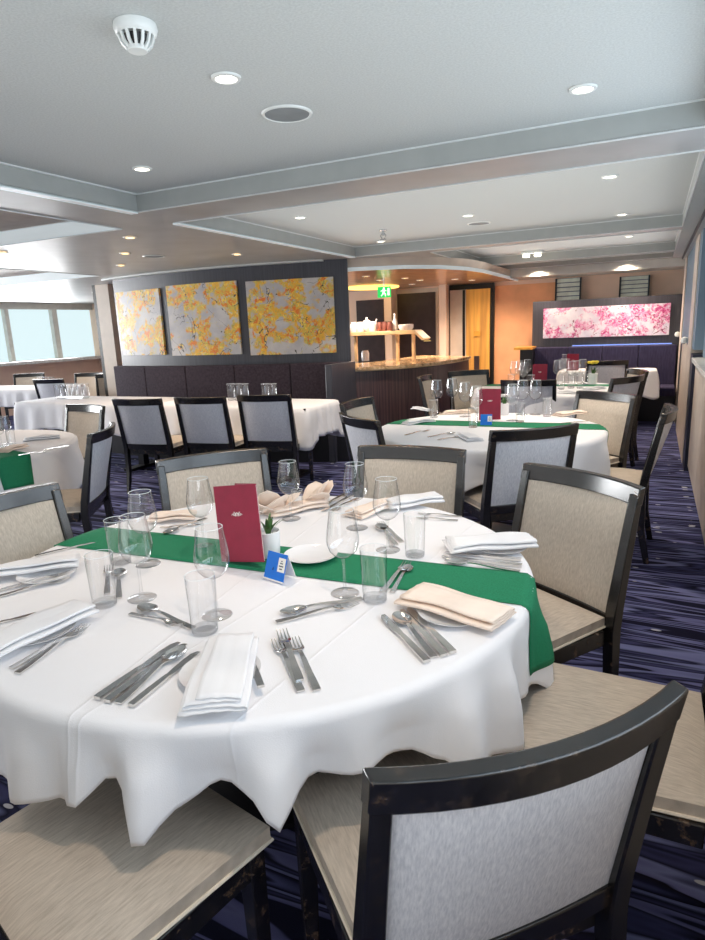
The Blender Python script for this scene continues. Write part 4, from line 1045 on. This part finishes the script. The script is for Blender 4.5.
scatter(WG, [(519, 384), (527, 382), (514, 385), (562, 385), (571, 386), (582, 383), (523, 387), (557, 384), (566, 382), (576, 385)], 'wine glass in the crowd of glasses around the menu on the farther round table', 'wine glasses on the farther round table', sc=1.2)
scatter(TG, [(511, 388), (531, 389), (561, 389), (571, 388), (580, 388), (585, 385)], 'tumbler in the crowd of glasses on the farther round table', 'tumblers on the farther round table', sc=1.15)
q1, q2 = Z(476, 421, TZ), Z(498, 419, TZ); MN(((q1[0]+q2[0])/2+.02, (q1[1]+q2[1])/2, TZ+.0022), rad(22), 'crimson menu booklet standing on the middle round table', None, 1.0)
q1 = Z(541, 384, TZ); MN((q1[0], q1[1]-.1, TZ+.0022), rad(18), 'crimson menu booklet standing on the farther round table', None, 1.0)
MN((-.98, 9.12, TZ+.0022), rad(10), 'crimson menu booklet on the far table under the pink painting', None, 1.0)
p = tp(487, 424); TC((p[0], p[1]-.02, TZ+.0022), rad(10), 'blue tent card below the menu on the middle round table', None, 1.5)
p = tp(550, 388); TC((p[0], p[1], TZ+.0022), rad(10), 'blue tent card beside the menu on the farther round table', None, 1.3)
p = tp(503, 415); PT((p[0], p[1]+.03, TZ+.0022), 0, 'small white pot with a plant beside the menu on the middle round table', None, 1.25)
fp = Kind(mk_pot(True)); p = tp(592, 384); fp((p[0], p[1]+.05, TZ+.0022), 0, 'white pot with yellow flowers at the right of the farther round table', None, 1.6)
for a_, b2, w_, mt, lab in (((402, 424), (435, 420), .09, None, 'white napkin at the left of the middle round table, on the runner edge'), ((458, 432), (482, 443), .1, None, 'white napkin hanging near the front of the middle round table'),
                         ((548, 416), (592, 412), .11, 'p', 'cream napkin at the right of the middle round table'), ((444, 413), (470, 412), .09, 'p', 'peach napkin behind the glasses of the middle round table'), ((412, 408), (432, 411), .05, None, 'rolled white napkin at the far left of the middle round table'),
                         ((580, 390), (608, 387), .1, None, 'white napkin at the right of the farther round table'), ((560, 392), (580, 393), .1, None, 'white napkin at the front of the farther round table'), ((486, 398), (508, 396), .1, None, 'white napkin at the left of the farther round table')):
    c_, rz_, L_ = place_len(a_, b2, TZ+.01); o = mk_napkin(w_, min(max(L_, .15), .24), M['warm_lit_linen'] if mt else M['linen'], seed=len(lab)); o.location = (c_[0], c_[1], TZ+.003); o.rotation_euler = (0, 0, rz_); tag(o, lab, 'napkin')
for px, lab in (((515, 424), 'white plate under glasses on the middle round table'), ((575, 419), 'white plate under the cream-lit napkin of the middle round table'), ((420, 423), 'white plate at the left of the middle round table')):
    pass
for kd, a_, b2, lab in (('k', (560, 424), (590, 421), 'knife in front of the cream-lit napkin on the middle round table'), ('f', (405, 435), (432, 430), 'fork at the left front of the middle round table'), ('s', (428, 437), (455, 433), 'spoon at the front of the middle round table'), ('k', (438, 440), (462, 436), 'knife at the front edge of the middle round table')):
    cut(kd, a_, b2, lab)
# left edge table
for px, lab in (((8, 443), 'wine glass at the left edge of the photo on the left edge table'), ((2, 446), 'second wine glass, cut by the left photo edge, on the left edge table')):
    WG(tp(*px), 0, lab, None, .9)
p = tp(12, 446); TG(p, 0, 'tumbler on the left edge table beside the wine glasses', None, .9)
for a_, b2, lab, mt in (((22, 440), (62, 436), 'white napkin near the right rim of the left edge table', None), ((0, 452), (22, 446), 'orange-lit napkin at the front of the left edge table', 'p')):
    c_, rz_, L_ = place_len(a_, b2, TZ+.01); o = mk_napkin(.11, min(max(L_, .16), .24), M['warm_lit_linen'] if mt else M['linen'], seed=len(lab)); o.location = (c_[0], c_[1], TZ+.003); o.rotation_euler = (0, 0, rz_); tag(o, lab, 'napkin')
cut('k', (44, 450), (66, 446), 'knife at the right rim of the left edge table'); cut('f', (18, 455), (42, 452), 'fork at the front of the left edge table')
# stacked upside-down tumblers on the long tables
def cluster(x, y, t_, n_, lab, grp, cols=3):
    q = dep(x, y, t_)
    for k in range(n_):
        TG((q[0]+.085*(k % cols)-.08, q[1]+.09*(k//cols), TZ+.002), 0, lab, grp, 1.0)
def cl2(px, n_, lab, grp, cols=3, dx=.085):
    q = Z(*px, TZ)
    for k in range(n_): TG((q[0]+dx*(k % cols)-.08, q[1]+.09*(k//cols), TZ+.002), 0, lab, grp, 1.0)
TGl = 'tumbler in the group of glasses '
def cl3(x, Y, n_, lab, grp, cols):
    q = hit(x, 392, 1, Y)
    for k in range(n_): TG((q[0]+.088*(k % cols)-.045*(cols-1), Y+.1*(k//cols)-.05, TZ+.002), 0, lab, grp, 1.35)
cl3(72, 5.35, 10, TGl+'on the left long table before the curved booth', 'tumblers on the left long table', 5)
cl3(241, 5.45, 3, TGl+'behind the middle chair on the right long table', 'tumblers behind the middle chair', 3)
cl3(272, 5.45, 2, 'tumbler of the pair left of the rightmost chair top on the right long table', 'pair of tumblers on the right long table', 2)
q = dep(48, 380, 9.6)
for k in range(5): TG((q[0]+.1*k-.22, q[1]-.02*k, TZ+.002), 0, TGl+'on the far left table', 'tumblers on the far left table', 1.15)
for k, x in enumerate((522, 531)): p = hit(x, 368, 1, 9.2); WG((p[0] if p[0] > -1.1 else -1.1+.09*k, 9.2, TZ+.002), 0, 'wine glass of the pair left of the menu on the far table', 'wine glasses on the far table')
o = TG((-.35, 9.2, TZ+.002), 0, 'single tumbler on the far table under the pink painting', None, .9)

# ---------------------------------------------------------------- light
def area(name, loc, size, energy, col, rot, spread=PI):
    l = bpy.data.lights.new(name, 'AREA'); l.shape = 'RECTANGLE'; l.size, l.size_y = size; l.energy = energy; l.color = col; l.spread = spread
    o = bpy.data.objects.new(name, l); COL.objects.link(o); o.location = loc; o.rotation_euler = rot; return o
day = (.97, .985, 1.0)
area('window_light', (XW+.32, 1.0, 1.6), (1.1, 5.2), 64, day, (0, PI/2+rad(22), 0))
area('window_light', (XP+.1, 5.5, 1.6), (1.1, 9), 330, day, (0, -PI/2, 0), rad(115))
for (x, y, z) in SPOTS[:10]+[(-.3, .95, ZR), (-2.46, .95, ZR)]:
    l = bpy.data.lights.new('downlight_beam', 'SPOT'); l.energy = 36 if y < 3.2 else 85; l.color = (1, .80, .62) if y < 3.2 else (1, .84, .68); l.spot_size = rad(95); l.spot_blend = .8; l.shadow_soft_size = .04
    o = bpy.data.objects.new('downlight_beam', l); COL.objects.link(o); o.location = (x, y, z-.02)
for (x, y, z) in SPOTS[10:]:
    l = bpy.data.lights.new('downlight_beam', 'SPOT'); l.energy = 36; l.color = (1, .78, .58); l.spot_size = rad(110); l.spot_blend = .8; l.shadow_soft_size = .05
    o = bpy.data.objects.new('downlight_beam', l); COL.objects.link(o); o.location = (x, y, z-.02)
for (x, y, z, e) in ((-3.4, 9.0, zc-.03, 170), (-2.5, 9.2, zc-.03, 130), (-3.4, 7.5, zc-.03, 100), (-1.6, 9.9, ZS-.03, 70), (-.4, 9.9, ZS-.03, 70), (-2.5, 9.95, zc-.03, 45)):
    l = bpy.data.lights.new('warm_lamp', 'SPOT'); l.energy = e; l.color = (1, .78, .58); l.shadow_soft_size = .04; l.spot_size = rad(150); l.spot_blend = .9
    o = bpy.data.objects.new('warm_lamp', l); COL.objects.link(o); o.location = (x, y, z)
for (x0, x1, y0, y1, e) in ((-2.9, .15, -1.9, 3.1, 9), (-2.95, .15, 3.7, 6.4, 12), (-2.1, .15, 6.8, 8.7, 7), (-9, -3.6, -1.5, 3.4, 4)):
    area('ceiling_fill', ((x0+x1)/2, (y0+y1)/2, 2.1), (x1-x0-.2, y1-y0-.2), e, (1, .985, .95), (PI, 0, 0))  # added fill lamps facing up brighten the ceiling bays; no fitting there
W = bpy.data.worlds.new('world'); S.world = W; W.use_nodes = True
W.node_tree.nodes['Background'].inputs[0].default_value = (.97, .98, .97, 1); W.node_tree.nodes['Background'].inputs[1].default_value = 1.25
S.view_settings.view_transform = 'Standard'; S.view_settings.look = 'None'; S.view_settings.exposure = 0.0
try: S.cycles.use_denoising = True
except Exception: pass
S.cycles.max_bounces = 10; S.cycles.transparent_max_bounces = 24; S.cycles.diffuse_bounces = 5
